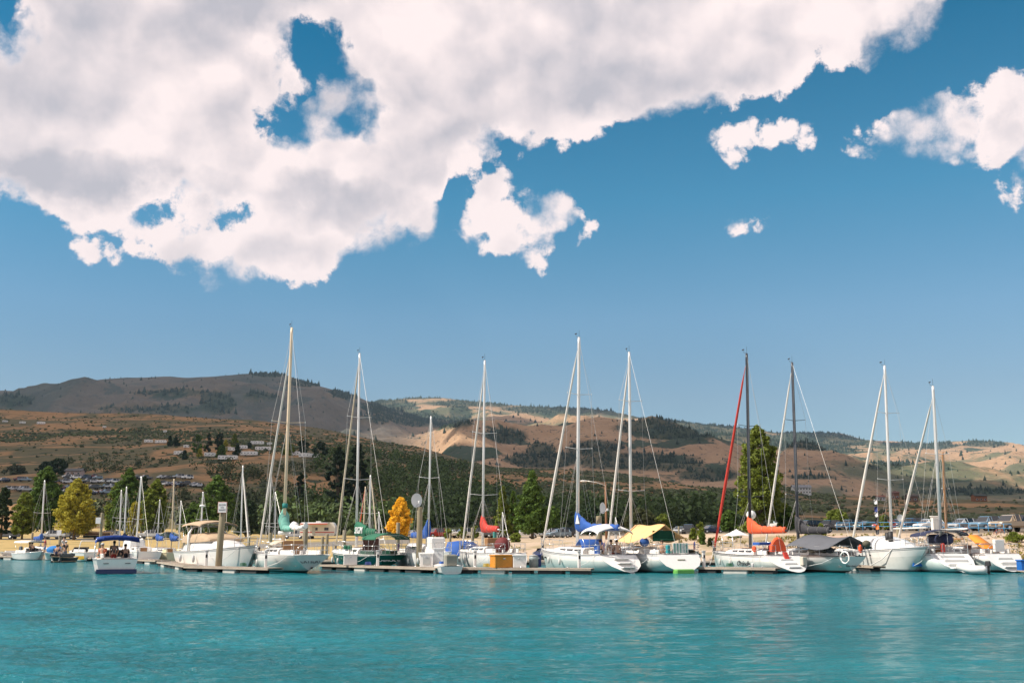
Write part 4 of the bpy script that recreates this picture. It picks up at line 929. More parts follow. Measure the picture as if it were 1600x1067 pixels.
def rails(parent, E, L, h=.6, t0=.04, t1=.93, posts=8, pulpit=True, pushpit=True):
    for s in (-1, 1):
        pts = []
        for i in range(posts):
            e = E(t0 + (t1 - t0) * i / (posts - 1)); p = Vector((e.x, s * e.y * .96, e.z)); q = p + Vector((0, 0, h)); pts.append(q)
            m = MB(); m.tube([p, q], .013, STEEL(), 4); m.build('stanchion', parent)
        for z in (0, -.28):
            m = MB(); m.tube([q + Vector((0, 0, z)) for q in pts], .007, WIRE(), 4); m.build('lifeline', parent)
    if pulpit:
        m = MB()
        for z in (h + .03, h * .5):
            m.tube([(E(.86).x, -E(.86).y, E(.86).z + z), (E(.95).x, -E(.95).y * 1.0, E(.95).z + z), (E(.999).x + .12, 0, E(.99).z + z + .03), (E(.95).x, E(.95).y, E(.95).z + z), (E(.86).x, E(.86).y, E(.86).z + z)], .016, STEEL(), 5)
        for t in (.86, .95):
            for s in (-1, 1): m.tube([(E(t).x, s * E(t).y * .95, E(t).z), (E(t).x, s * E(t).y, E(t).z + h + .03)], .015, STEEL(), 4)
        m.build('pulpit', parent)
    if pushpit:
        m = MB(); a, b = E(.01), E(.12)
        for z in (h + .02, h * .5): m.tube([(b.x, -b.y, b.z + z), (a.x, -a.y, a.z + z), (a.x, -a.y * .3, a.z + z)], .016, STEEL(), 5); m.tube([(b.x, b.y, b.z + z), (a.x, a.y, a.z + z), (a.x, a.y * .3, a.z + z)], .016, STEEL(), 5)
        for s in (-1, 1):
            for f in (1, .3): m.tube([(a.x, s * a.y * f, a.z), (a.x, s * a.y * f, a.z + h)], .015, STEEL(), 4)
        m.build('pushpit', parent)
def cabin(parent, E, t0, t1, h, wf, top, wins=3, wmat=None, slope=.3, name='cabin'):
    m = MB(); N = 10; rings = []
    xs = [E(t0).x, E(t0).x + .05] + [E(t0).x + .05 + (E(t1).x - E(t0).x - .05) * (i / N) for i in range(1, N + 1)]
    info = []
    for i, x in enumerate(xs):
        f = (x - xs[0]) / (xs[-1] - xs[0]); t = t0 + (t1 - t0) * f; e = E(t)
        w = e.y * wf * (1 - .15 * f) ; hh = h * (1 - slope * f) * (1 if f < .72 else max(.06, 1 - ((f - .72) / .28) ** 1.6)); z = e.z + .02
        if i == 0: hh *= .92
        rings.append([(x, w, z - .1), (x, w * .97, z + hh * .45), (x, w * .90, z + hh * .82), (x, w * .74, z + hh), (x, 0, z + hh * 1.12), (x, -w * .74, z + hh), (x, -w * .90, z + hh * .82), (x, -w * .97, z + hh * .45), (x, -w, z - .1)])
        info.append((x, w, z, hh))
    m.loft(rings, top, closed=False, caps=True, smooth=True); c = m.build(name, parent)
    def at(f, side, zf):
        k = min(len(info) - 1.001, f * (len(info) - 1)); i = int(k); g = k - i; a, b = info[i], info[i + 1]; x, w, z, hh = [a[j] * (1 - g) + b[j] * g for j in range(4)]
        y = w * (.97 - .07 * (zf - .45) / .37) + .012; return (x, side * y, z + hh * zf)
    for s in (-1, 1):
        for k in range(wins):
            f0 = .14 + k * .58 / wins; f1 = f0 + .58 / wins * .72; g = MB()
            o = .03 * s
            g.add([at(f0, s, .45), at(f1, s, .47), at(f1 + .02, s, .76), at(f0 - .01, s, .80), ] + [(x, y + .012 * s, z) for x, y, z in (at(f0, s, .45), at(f1, s, .47), at(f1 + .02, s, .76), at(f0 - .01, s, .80))], [(0, 1, 2, 3), (7, 6, 5, 4), (0, 4, 5, 1), (1, 5, 6, 2), (2, 6, 7, 3), (3, 7, 4, 0)], wmat or GLASS())
            g.build('window', c)
    g = MB(); x, w, z, hh = info[6]; g.box((x, 0, z + hh * 1.14), (.5, .5, .06), M('hatch_smoke', (.08, .09, .1), .2), bev=.02); g.build('hatch', c)
    g = MB(); x, w, z, hh = info[0]; g.box((x - .012, 0, z + hh * .45), (.03, .55, hh * .9), TEAK()); g.build('companionway', c)
    for s in (-1, 1):
        g = MB(); g.tube([(info[i][0], s * info[i][1] * .6, info[i][2] + info[i][3] * 1.05 + .07) for i in (2, 4, 6, 8)], .014, TEAK(), 4); g.build('grab_rail', c)
    return info
def stack_sail(parent, x0, z0, x1, z1, hm, mat, droop=.0, name='sail_cover', wid=.17):
    # folded mainsail under its canvas: tall at the mast (x0), thin at the boom end (x1)
    m = MB(); rings = []; N = 22
    for i in range(N + 1):
        f = i / N; x = x0 + (x1 - x0) * f; zb = z0 + (z1 - z0) * f - .20 - droop * math.sin(math.pi * f) * .2
        top = .28 + .16 * (1 - f) + hm * .72 * max(0, 1 - f / .36) ** 1.4 + .035 * math.sin(i * 2.1) - droop * math.sin(math.pi * f)
        w = wid * 1.15 * (1 - .3 * f) * (1 + .10 * math.sin(i * 1.7)) * (.93 if i % 6 == 3 else 1); top = max(top, .16)
        c = (zb + zb + .1 + top) / 2; hgt = (top + .1) / 2
        if i in (0, N): w *= .7; hgt *= .93
        rings.append([(x + .02 * math.sin(3 * k), w * math.cos(a) * (1 + .1 * math.sin(5 * a + i)), c + hgt * math.sin(a)) for k, a in enumerate([2 * math.pi * k / 12 for k in range(12)])])
    m.loft(rings, mat); c_ = m.build(name, parent)
    for i in range(3, N, 6):
        m = MB(); m.tube([tuple(Vector(p) + (Vector(p) - Vector((rings[i][0][0], 0, sum(q[2] for q in rings[i]) / 12))) * .06) for p in rings[i] + rings[i][:1]], .009, FAB('tie', (.35, .33, .30)), 4, cap=False); m.build('sail_tie', c_)
    return c_
def canopy(parent, x0, x1, w, z, arch, mat, name='bimini', legs=True, along=0., zdeck=1.2, thick=.03, sag=0., skirt=.10):
    rows = []
    for i in ([-1] if skirt > .1 else []) + list(range(9)) + ([9] if skirt > .1 else []):
        f = min(1, max(0, i / 8)); x = x0 + (x1 - x0) * f; dz_ = -skirt if i in (-1, 9) else 0
        rows.append([(x, w / 2 * g, dz_ * (abs(g) < 1) + z + arch * (1 - g * g) + along * (1 - (2 * f - 1) ** 2) - (skirt if abs(g) == 1 else 0) - sag * math.sin(math.pi * f) * (1 - abs(g))) for g in (-1, -.93, -.6, -.2, .2, .6, .93, 1)])
    m = MB(); m.grid(rows, mat, thick=thick); c = m.build(name, parent)
    if legs:
        for x in (x0 + .05, (x0 + x1) / 2, x1 - .05):
            xm = (x0 + x1) / 2
            m = MB(); m.tube([(xm + (x - xm) * .3, -w / 2, zdeck), (x, -w / 2 * .97, z - .08), (x, -w / 4, z + arch * .7 - .05 + (along if x == xm else 0)), (x, w / 4, z + arch * .7 - .05 + (along if x == xm else 0)), (x, w / 2 * .97, z - .08), (xm + (x - xm) * .3, w / 2, zdeck)], .014, STEEL(), 5); m.build('canopy_frame', c)
    return c
def wheel_helm(parent, x, z, mat=None, r_=.38):
    m = MB(); m.box((x, 0, z + .4), (.18, .22, .8), W(), bev=.05, top=.8); p = m.build('pedestal', parent)
    m = MB(); m.tube([(x - .16, r_ * math.cos(a), z + .75 + r_ * math.sin(a)) for a in [2 * math.pi * k / 16 for k in range(17)]], .018, mat or STEEL(), 5, cap=False)
    for k in range(3):
        a = k * math.pi / 3; m.tube([(x - .16, -r_ * math.cos(a), z + .75 - r_ * math.sin(a)), (x - .16, r_ * math.cos(a), z + .75 + r_ * math.sin(a))], .008, STEEL(), 4)
    m.build('steering_wheel', p)
def bisect(f, a, b, n=40):
    fa = f(a)
    for _ in range(n):
        c = (a + b) / 2; v = f(c)
        if (v < 0) == (fa < 0): a = c
        else: b = c
    return (a + b) / 2
def place(name, s, b, label, cat, group=None):
    S = GX(s[0], s[1], .5); B_ = GX(b[0], b[1], 1.); S.z = B_.z = 0; d = B_ - S; L = d.length; rz = math.atan2(d.y, d.x)
    return empty(name, (S + B_) / 2, rz, label, cat, group), L, d.normalized()
class Frame:                      # converts between a boat's own coordinates and the world
    def __init__(s, root): s.o = root.location.copy(); s.c, s.s = math.cos(root.rotation_euler.z), math.sin(root.rotation_euler.z)
    def w(s, p): return Vector((s.o.x + p[0] * s.c - p[1] * s.s, s.o.y + p[0] * s.s + p[1] * s.c, s.o.z + p[2]))
    def x_for(s, px, z): return bisect(lambda x: proj(s.w((x, 0, z)))[0] - px, -9, 9)
    def z_for(s, x, py): return bisect(lambda z: proj(s.w((x, 0, z)))[1] - py, 0, 40)
def rig(root, E, L, mpx, mtop, col, r_=.085, zb=1.3, fore=None, fcol=None, fr=.06, ftop=.93, spread=(.5,), sw=.75, back=True, foot_t=.985, boomlen=.36, boom_z=None, cover=None, hm=1.0, boomcol=None, droop=0., instr=True, shroud_w=None, rk=None, boom=True, topside=None):
    fr_ = Frame(root); x0 = fr_.x_for(mpx[0], 2.); base = (x0, 0, zb)
    zt = fr_.z_for(x0, mtop); x1 = fr_.x_for(mpx[1], zt) if rk is None else x0 + rk
    x1 = max(x0 - .5, min(x0 + .5, x1)); zt = fr_.z_for(x1, mtop); H = zt - zb
    at = lambda f: Vector((x0 + (x1 - x0) * f, 0, zb + H * f))
    m = MB(); m.tube([at(0), at(.5), at(.97), at(1)], [r_, r_ * .98, r_ * .88, r_ * .7], col, 8); mast = m.build('mast', root)
    e = E(max(.05, min(.9, (x0 + L / 2) / L))); by = e.y * .93
    for f in spread:
        p = at(f); w = sw * (1.05 - .25 * f)
        for s in (-1, 1):
            m = MB(); q = p + Vector((-.12, s * w, .07)); m.tube([p, q], [.024, .016], col, 5); m.ball(tuple(q), .035, M('white_boot', (.7, .7, .68), .5), 4); m.build('spreader', mast)
    for s in (-1, 1):
        pts = [Vector((x0 - .05, s * by, e.z))]
        for f in spread: pts.append(at(f) + Vector((-.12, s * sw * (1.05 - .25 * f), .08)))
        pts.append(at(.97)); m = MB(); m.tube(pts, .0085, WIRE(), 4, cap=False); m.build('shroud', root)
        m = MB(); m.tube([(x0 - .35, s * by, e.z), at(spread[0] - .02) + Vector((0, s * .05, 0))], .0075, WIRE(), 4, cap=False); m.build('shroud', root)
        m = MB(); m.tube([(x0 + .3, s * by * .95, e.z), at(spread[0] - .02) + Vector((0, s * .05, 0))], .0075, WIRE(), 4, cap=False); m.build('shroud', root)
    ft = E(foot_t); fx = ft.x if fore is None else fr_.x_for(*fore); fz = ft.z + .1 if fore is None else fore[1]
    A = Vector((fx, 0, fz)); T = at(ftop) + Vector((.1, 0, 0)); d = T - A
    m = MB(); m.tube([A, A + d * .05, A + d * .35, A + d * .9, A + d * .96, T], [.02, fr * .8, fr * 1.12, fr * .72, .02, .012] if fcol else [.009] * 6, fcol or WIRE(), 7); m.build('furled_jib' if fcol else 'forestay', root)
    if fcol: m = MB(); m.tube([A - Vector((0, 0, .05)), A + d.normalized() * .16], .09, BLACK(), 8); m.build('furling_drum', root)
    if back:
        m = MB(); q = E(.01); m.tube([(q.x, 0, q.z + .1), at(.995)], .0085, WIRE(), 4); m.build('backstay', root)
    m = MB(); m.tube([at(.3) + Vector((-.12, .05, 0)), at(.98) + Vector((-.10, .03, 0))], .007, WIRE(), 4); m.tube([at(0) + Vector((.11, 0, .3)), at(.97) + Vector((.09, 0, 0))], .007, WIRE(), 4); m.build('halyard', mast)
    if instr:
        m = MB(); t = at(1); m.tube([t, t + Vector((.35, 0, .12)), t + Vector((.38, 0, .3))], .010, BLACK(), 4); m.tube([t, t + Vector((-.1, .05, .45))], .009, BLACK(), 4); m.box(tuple(t + Vector((.38, 0, .3))), (.22, .02, .07), BLACK()); m.build('masthead_instrument', mast)
    bz = boom_z or zb + 1.05; xe = x0 - L * boomlen
    if boom: m = MB(); m.tube([(x0, 0, bz), (xe, 0, bz + .04)], .06, boomcol or col, 7); m.build('boom', root)
    if cover: stack_sail(root, x0 + .10, bz + .04, xe + .15, bz + .08, hm, cover, droop)
    return x0, x1, zt, bz, xe
def name_on(root, st, txt, size, mat, z=.75, side=-1, t=.12, shear=0.):
    n = len(st) - 1; i = int(t * n); r0, r1 = st[i], st[i + 2]
    def y_at(r, z):
        for a, b in zip(r, r[1:]):
            if a[2] >= z >= b[2]: g = (a[2] - z) / (a[2] - b[2] + 1e-6); return a[1] + (b[1] - a[1]) * g, a[0] + (b[0] - a[0]) * g
        return r[0][1], r[0][0]
    (ya, xa), (yb, xb) = y_at(r0, z), y_at(r1, z); (yc, xc) = y_at(r0, z - .15)
    ang = math.atan2(side * (yb - ya), xb - xa); tilt = math.atan2(ya - yc, .15)
    text(txt, root, ((xa + xb) / 2, side * ((ya + yb) / 2 + .07), z), (R(90) - 0 - tilt * .0, 0, ang if side < 0 else ang + math.pi), size, mat, shear=shear, ext=.012)
def name_transom(root, st, txt, size, mat, z, dx=-.03):
    r = st[0]
    for a, b in zip(r, r[1:]):
        if a[2] >= z >= b[2]: g = (a[2] - z) / (a[2] - b[2]); x = a[0] + (b[0] - a[0]) * g; sl = math.atan2(b[0] - a[0], a[2] - b[2])
    text(txt, root, (x + dx, 0, z), (R(90) - sl, 0, R(-90)), size, mat, ext=.01)
def fender(parent, x, y, z, mat, r_=.11, l=.5):
    m = MB(); m.tube([(x, y, z + l), (x, y, z + l * .9), (x, y, z + l * .5), (x, y, z + .05), (x, y, z)], [.02, r_ * .8, r_, r_ * .8, .02], mat, 8); m.tube([(x, y, z + l), (x, y * .97, z + l + .4)], .008, WIRE(), 4); m.build('fender', parent)
def ladder(parent, x, z0, z1, w=.3):
    m = MB()
    for s in (-1, 1): m.tube([(x, s * w / 2, z0), (x - .05, s * w / 2, z1)], .014, STEEL(), 4)
    for k in range(4): z = z0 + (z1 - z0) * (k + .5) / 4; m.tube([(x - .02, -w / 2, z), (x - .02, w / 2, z)], .014, STEEL(), 4)
    m.build('boarding_ladder', parent)
def outboard(parent, x, z, mat=None, s=1.):
    m = MB(); m.box((x - .12 * s, 0, z + .35 * s), (.42 * s, .30 * s, .36 * s), mat or BLACK(), bev=.07 * s, top=.85); o = m.build('outboard_motor', parent)
    m = MB(); m.box((x - .14 * s, 0, z - .1 * s), (.16 * s, .1 * s, .62 * s), mat or BLACK(), bev=.02); m.build('motor_leg', o)
def flag(parent, x, y, z, h=.55, name='ensign_flag'):
    o = empty(name, (x, y, z)); o.parent = parent
    m = MB(); m.tube([(0, 0, 0), (-.12, 0, h + .35)], .012, TEAK(), 5); m.build('flag_staff', o)
    rows = []; rd, wh, bl = M('flag_red', (.45, .04, .05), .8), M('flag_white', (.7, .68, .66), .8), M('flag_blue', (.03, .05, .18), .8)
    m = MB(); k = 0
    for i in range(9):
        a = i / 9; b = (i + 1) / 9; z1, z0 = h + .3 - a * h * .9, h + .3 - b * h * .9
        def q(u, zz): return (-.13 - .05 * math.sin(u * 7), u * .16 - .02, zz - u * .22)
        for j in range(4):
            u0, u1 = j / 4, (j + 1) / 4; mt = bl if (i < 5 and j < 2) else (rd if i % 2 == 0 else wh)
            m.add([q(u0, z0), q(u1, z0), q(u1, z1), q(u0, z1)], [(0, 1, 2, 3)], mt, True)
    m.build('flag_cloth', o)
def barrel(px, Y, z, h, r_, label, mat, name='trash_barrel', cat='barrel'):
    p = GX(px, Y, z); e = empty(name, p, 0, label, cat); m = MB()
    m.tube([(0, 0, 0), (0, 0, h * .33), (0, 0, h * .35), (0, 0, h * .66), (0, 0, h * .68), (0, 0, h)], [r_, r_, r_ * 1.05, r_, r_ * 1.05, r_], mat, 14); m.build('drum', e)
    m = MB(); m.tube([(0, 0, h), (0, 0, h + .04), (0, 0, h + .1)], [r_ * 1.04, r_ * 1.04, r_ * .5], M('lid_grey', (.3, .3, .29), .5), 14); m.build('lid', e); return e
def dock_box(px, Y, wpx, h, label, mat, d=.7, rz=0, window=False, z=None):
    z = DZ if z is None else z; p = GX(px, Y, z); w = wpx / F * Y; e = empty('dock_box', p, rz, label, 'box')
    m = MB(); m.box((0, 0, h / 2 + .02), (w, d, h), mat, bev=.02); m.build('body', e)
    m = MB(); m.box((0, 0, h + .05), (w + .08, d + .08, .07), mat, bev=.02); m.build('lid', e)
    m = MB(); m.box((0, -d / 2 - .03, h * .8), (.14, .04, .05), STEEL(), bev=.01); m.build('latch', e)
    if window: m = MB(); m.box((0, -d / 2 - .012, h * .5), (w * .55, .02, h * .6), M('panel_grey', (.42, .43, .42), .5), bev=.004); m.build('door_panel', e)
    return e
GS = 'sailboats moored at the docks'
def sailboat(label, s, b, B, fs, fb, top=None, low=None, stripe=None, stern='transom', tmat=None, cab=(.34, .74, .42, .62), wins=3, posts=7, wheel=True, hk={}, rk={}, group=GS):
    root, L, d = place('sailboat', s, b, label, 'sailboat', group); top = top or W()
    E, st = hull(root, L, B, fs, fb, top, low, stripe, stern, tmat=tmat, **hk)
    cabin(root, E, *cab[:2], cab[2], cab[3], W(), wins)
    if posts: rails(root, E, L, posts=posts)
    if wheel: wheel_helm(root, E(.18).x, E(.18).z - .55)
    out = rig(root, E, L, **rk) if rk else None
    cs = 1 if math.cos(root.rotation_euler.z) < 0 else -1
    if posts:
        for t0_, t1_ in ((.92, .78), (.06, .22)):
            e, g = E(t0_), E(t1_); m = MB(); a_ = Vector((e.x, cs * e.y, e.z + .02)); b_ = Vector((g.x, cs * (g.y + .55), DZ + .05)); m.tube([a_, (a_ + b_) / 2 - Vector((0, 0, .12)), b_], .014, WHITEC(), 4); m.build('mooring_line', root)
        for t0_ in (.68, .52): e = E(t0_); fender(root, e.x, cs * (e.y + .10), e.z - .72, M('fender_white', (.62, .6, .56), .5) if t0_ != .5 else NAVY(), .09, .42)
    return root, L, E, st, out

def stern_steps(root, L, w, n=3, rise=.25, run=.42, x0=.35, z0=.35):
    m = MB()
    for k in range(n): m.box((-L / 2 + x0 + run * k, 0, z0 + rise * k), (run, w, .05), W(), bev=.01); m.box((-L / 2 + x0 + run * (k + .5), 0, z0 + rise * (k + .5)), (.03, w, rise - .05), M('shade_white', (.66, .66, .62), .3, coat=.4))
    m.build('stern_step', root)
# ------------------------------------------------------------------ people
def skinned(name, verts, edges, radii, mat, parent=None, sub=1):
    me = bpy.data.meshes.new(name); me.from_pydata(verts, edges, []); me.materials.append(mat)
    o = bpy.data.objects.new(name, me); COL.objects.link(o)
    if parent: o.parent = parent
    sk = o.modifiers.new('skin', 'SKIN'); sk.use_smooth_shade = True
    if not me.skin_vertices: 
        import bmesh
        bm = bmesh.new(); bm.from_mesh(me); bm.verts.layers.skin.verify(); bm.to_mesh(me); bm.free()
    for i, v in enumerate(me.skin_vertices[0].data):
        r_ = radii[i]; v.radius = r_ if isinstance(r_, tuple) else (r_, r_); v.use_root = (i == 0)
    ss = o.modifiers.new('sub', 'SUBSURF'); ss.levels = sub; ss.render_levels = sub
    return o
SKIN = lambda: M('skin', (.56, .33, .22), .55, var=.03)
def person(loc, rz, label, shirt, shorts, pose='stand', hair='brown', cap=None, scale=1.):
    r = empty('person', loc, rz, label, 'person'); r.scale = (scale,) * 3
    ph = .92 if pose == 'stand' else .50
    lean = .0 if pose == 'stand' else .06
    J = {'pel': (0, 0, ph), 'sp': (lean * .6, 0, ph + .22), 'ch': (lean * 1.2, 0, ph + .43), 'nk': (lean * 1.3, 0, ph + .57), 'hd': (lean * 1.3 + .03, 0, ph + .68), 'tp': (lean * 1.3 + .02, 0, ph + .80)}
    V = [J[k] for k in ('pel', 'sp', 'ch', 'nk', 'hd', 'tp')]; E_ = [(0, 1), (1, 2), (2, 3), (3, 4), (4, 5)]
    Rr = [(.15, .11), (.14, .10), (.17, .11), .055, (.078, .095), (.06, .07)]
    for s in (-1, 1):
        i = len(V)
        if pose == 'stand': leg = [(0, s * .1, ph - .06), (.02, s * .11, ph - .45), (-.01, s * .12, .08), (.13, s * .13, .03)]
        elif pose == 'sit': leg = [(.04, s * .1, ph - .03), (.42, s * .13, ph), (.45, s * .14, .10), (.58, s * .15, .04)]
        V += leg; Rr += [.09, .065, .045, .04]; E_ += [(0, i), (i, i + 1), (i + 1, i + 2), (i + 2, i + 3)]
        i = len(V); sh = ph + .50
        arm = [(lean, s * .19, sh)] + ([(.02, s * .25, sh - .28), (.14, s * .22, sh - .50)] if pose == 'stand' else [(.10, s * .25, sh - .26), (.32, s * .18, sh - .30)])
        V += arm; Rr += [.06, .045, .032]; E_ += [(2, i), (i, i + 1), (i + 1, i + 2)]
        w = Vector(arm[2]); dr = (w - Vector(arm[1])).normalized()
        i = len(V); V.append(tuple(w + dr * .08)); Rr.append((.028, .045)); E_.append((i - 1, i))
    b = skinned('body', V, E_, Rr, SKIN(), r, 2)
    m = MB()
    for s in (-1, 1):
        arm_end = V[10 + (4 if True else 0)] if False else None
    for s, idx in ((-1, 13), (1, 21)):
        w = Vector(V[idx]); dr = (w - Vector(V[idx - 1])).normalized(); sd = Vector((0, 1, 0)); up = dr.cross(sd).normalized()
        for k, ln in enumerate((.065, .078, .074, .058)):
            a = w + sd * (.03 - .02 * k) * 1.0; m.tube([a, a + dr * ln * .55 + up * .008, a + dr * ln + up * .03], [.010, .009, .007], SKIN(), 5)
        a = w - dr * .05 - sd * s * .035; m.tube([a, a + dr * .035 - sd * s * .02, a + dr * .065 - sd * s * .02 + up * .01], [.012, .010, .008], SKIN(), 5)
    m.build('hand', r)
    hc = Vector(J['hd']) + Vector((0, 0, .06)); f = MB(); sk = SKIN()
    f.add([hc + Vector(v) for v in ((.085, -.014, -.03), (.085, .014, -.03), (.115, 0, -.035), (.083, 0, .02))], [(0, 1, 2), (0, 2, 3), (1, 3, 2), (0, 3, 1)], sk)
    for s in (-1, 1): f.ball(tuple(hc + Vector((.082, s * .032, .015))), .011, BLACK(), 4); f.ball(tuple(hc + Vector((0, s * .088, -.01))), (.02, .012, .03), sk, 4)
    f.box(tuple(hc + Vector((.078, 0, -.065))), (.02, .05, .012), M('lips', (.35, .12, .10), .5)); f.build('face', r)
    h = MB(); hm = M('hair_' + hair, {'brown': (.05, .03, .02), 'blond': (.35, .22, .09), 'black': (.015, .012, .012)}[hair], .8)
    h.ball(tuple(hc + Vector((-.02, 0, .045))), (.105, .098, .085), hm, 7); h.build('hair', r)
    if cap:
        h = MB(); cm = FAB('cap_' + cap[0], cap[1]); h.ball(tuple(hc + Vector((-.005, 0, .07))), (.112, .106, .075), cm, 7); h.box(tuple(hc + Vector((.13, 0, .065))), (.12, .13, .018), cm, bev=.01); h.build('cap', r)
    if shirt:
        sm = FAB('shirt_' + shirt[0], shirt[1]); v = [V[0], V[1], V[2], (J['nk'][0], 0, J['nk'][2] - .05)]; rr = [(.165, .125), (.155, .115), (.185, .125), .07]; ee = [(0, 1), (1, 2), (2, 3)]
        for k in (10, 18):
            i = len(v); a, q = Vector(V[k]), Vector(V[k + 1]); v += [tuple(a), tuple(a + (q - a) * .75)]; rr += [.075, .068]; ee += [(2, i), (i, i + 1)]
        skinned('shirt', v, ee, rr, sm, r, 1)
    if shorts:
        sm = FAB('shorts_' + shorts[0], shorts[1]); v = [(V[0][0], 0, V[0][2] + .05), V[0]]; rr = [(.155, .12), (.165, .12)]; ee = [(0, 1)]
        for k in (6, 14):
            a, q = Vector(V[k]), Vector(V[k + 1]); i = len(v); v += [tuple(a), tuple(a + (q - a) * .8)]; rr += [.105, .09]; ee += [(1, i), (i, i + 1)]
        skinned('shorts', v, ee, rr, sm, r, 1)
    return r
# ------------------------------------------------------------------ the big boats, left to right
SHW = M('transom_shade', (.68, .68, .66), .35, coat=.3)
TEAL_BOUNCE = M('water_bounce_teal', (.62, .68, .64), .35, coat=.2, var=.05)  # teal light reflected off the water, painted onto the lower white topsides
NAVY = lambda: M('navy_stripe', (.02, .03, .10), .35)
BLUEC = lambda: FAB('blue', (.018, .085, .33)); TANC = lambda: FAB('tan', (.42, .30, .19)); REDC = lambda: FAB('red', (.50, .04, .025)); ORC = lambda: FAB('orange_red', (.72, .10, .03))
WHITEC = lambda: FAB('white', (.75, .73, .70)); YC = lambda: FAB('yellow', (.80, .47, .20)); DKC = lambda: FAB('charcoal', (.035, .035, .04)); NVC = lambda: FAB('navy', (.015, .022, .06)); GRC = lambda: FAB('green', (.01, .115, .06)); TEALC = lambda: FAB('teal', (.14, .37, .30))
FURL = lambda: FAB('furled_white', (.68, .63, .57))
GOLDM = M('gold_spar', (.72, .56, .38), .4, .05, var=.05)

# motor cruiser with tan covers
root, L, d = place('motor_cruiser', (303, 77), (399, 66.8), 'white motor cruiser with tan canvas covers behind the thick piling', 'motorboat')
E, st = hull(root, L, 3.4, 1.15, 1.62, W(), None, M('grey_line', (.3, .3, .31), .4), sw=.92, rake=1.5, chine=True, cockpit=False, boot=NAVY())
m = MB(); rg = []
for i in range(13):
    f = i / 12; e = E(.14 + .66 * f); hh = .95 * math.sin(math.pi * min(1, .25 + f * .75)) ** .8 * (1 if f < .5 else 1 - ((f - .5) / .5) ** 1.7 * .9); w = e.y * (.86 - .2 * f)
    rg.append([(e.x, w * c, e.z + max(.03, hh) * s_) for c, s_ in ((1, -.05), (.96, .5), (.78, .85), (.4, 1.0), (0, 1.05), (-.4, 1.0), (-.78, .85), (-.96, .5), (-1, -.05))])
m.loft(rg, W(), closed=False); c = m.build('cabin', root)
m = MB(); rg = []
for i in range(9):
    f = i / 8; e = E(.10 + .46 * f); w = e.y * (.84 - .1 * f); zt = e.z + 1.32 - .12 * (1 - f) - (.55 * max(0, (f - .55) / .45) ** 1.5)
    rg.append([(e.x, w * c, e.z + .62 + (zt - e.z - .62) * s_) for c, s_ in ((1, 0), (.98, .5), (.86, .88), (.45, 1.05), (0, 1.1), (-.45, 1.05), (-.86, .88), (-.98, .5), (-1, 0))])
m.loft(rg, TANC(), closed=False); m.build('cockpit_cover', root)
canopy(root, E(.08).x, E(.42).x, 2.7, E(.2).z + 1.85, .22, TANC(), zdeck=E(.2).z + .1, along=.12)
m = MB(); e = E(.30)
for s in (-1, 1): m.tube([(e.x - .5, s * 1.45, e.z), (e.x - .9, s * 1.35, e.z + 1.2), (e.x - 1.1, s * 1.0, e.z + 1.72), (e.x - 1.1, 0, e.z + 1.78)], [.12, .10, .08, .07], W(), 6)
m.build('radar_arch', root); rails(root, E, L, h=.55, t0=.35, t1=.9, posts=5, pushpit=False)
for t in (.52, .62):
    g = MB(); e = E(t); g.box((e.x, -e.y * .80, e.z - .42), (.42, .04, .16), GLASS(), rz=-.12, bev=.02); g.build('porthole', root)
m = MB(); e = E(.985); m.tube([(e.x + .1, 0, e.z + .08), (e.x + .35, 0, e.z - .12), (e.x + .3, 0, e.z - .32)], [.03, .04, .02], STEEL(), 6); m.tube([(e.x + .3, -.18, e.z - .22), (e.x + .32, 0, e.z - .34), (e.x + .3, .18, e.z - .22)], .03, STEEL(), 5); m.build('anchor', root)
m = MB(); m.tube([(E(.9).x, -E(.9).y, E(.9).z), (E(.8).x, -E(.8).y - .15, .7), (E(.68).x, -E(.7).y - .2, .85), (E(.6).x, -E(.6).y, E(.6).z)], .018, WHITEC(), 5); m.build('mooring_rope', root)
for t in (.45, .2): fender(root, E(t).x, -E(t).y - .1, .45, M('fender_grey', (.5, .5, .5), .5))
m = MB(); m.tube([(E(.25).x, 1.2, E(.2).z + .5), (E(.25).x - .1, 1.25, E(.2).z + 3.2)], .014, W(), 4); m.build('antenna', root)

# boat 1: mast gold, teal and white sail cover
root, L, E, st, o = sailboat('white sailboat with gold mast and teal and white sail cover', (487, 62.9), (403, 71.8), 3.1, 1.08, 1.22, W(), TEAL_BOUNCE, stern='counter', tmat=M('transom_grey', (.60, .61, .58), .35), hk=dict(sw=.72, rake=1.1, boot=M('boot_green', (.02, .08, .07), .5)),
  rk=dict(mpx=(443, 456), mtop=512, col=GOLDM, r_=.11, zb=1.4, fcol=FURL(), fr=.075, ftop=.90, spread=(.56,), sw=1.25, boomlen=.36, boom_z=2.75, boomcol=GOLDM, cover=None))
x0, x1, zt, bz, xe = o
xm = x0 - (x0 - xe) * .50
stack_sail(root, x0 + .15, bz - .05, xm, bz - .05, 1.45, TEALC(), .1, wid=.30); stack_sail(root, xm + .06, bz + .02, xe - .3, bz + .12, .05, WHITEC(), .35, wid=.24)
m = MB(); m.tube([(x0 - .02, 0, bz + 1.25), (x0 - .02, 0, bz + 1.55)], .17, FAB('teal_dark', (.02, .2, .18)), 10); m.build('mast_collar', root)
m = MB(); m.tube([(x0 - .05, -.3, bz - .35), (x0 + .05, .35, bz - .35)], .13, W(), 10); m.build('winch_box', root)
name_transom(root, st, 'CRYSLAY', .32, M('name_grey', (.05, .055, .06), .5), .70)
m = MB(); r0 = st[0]; m.tube([(r0[5][0] - .10, -.12, .32), (r0[5][0] + .05, -.12, .32)], .055, BLACK(), 10); m.build('exhaust', root)
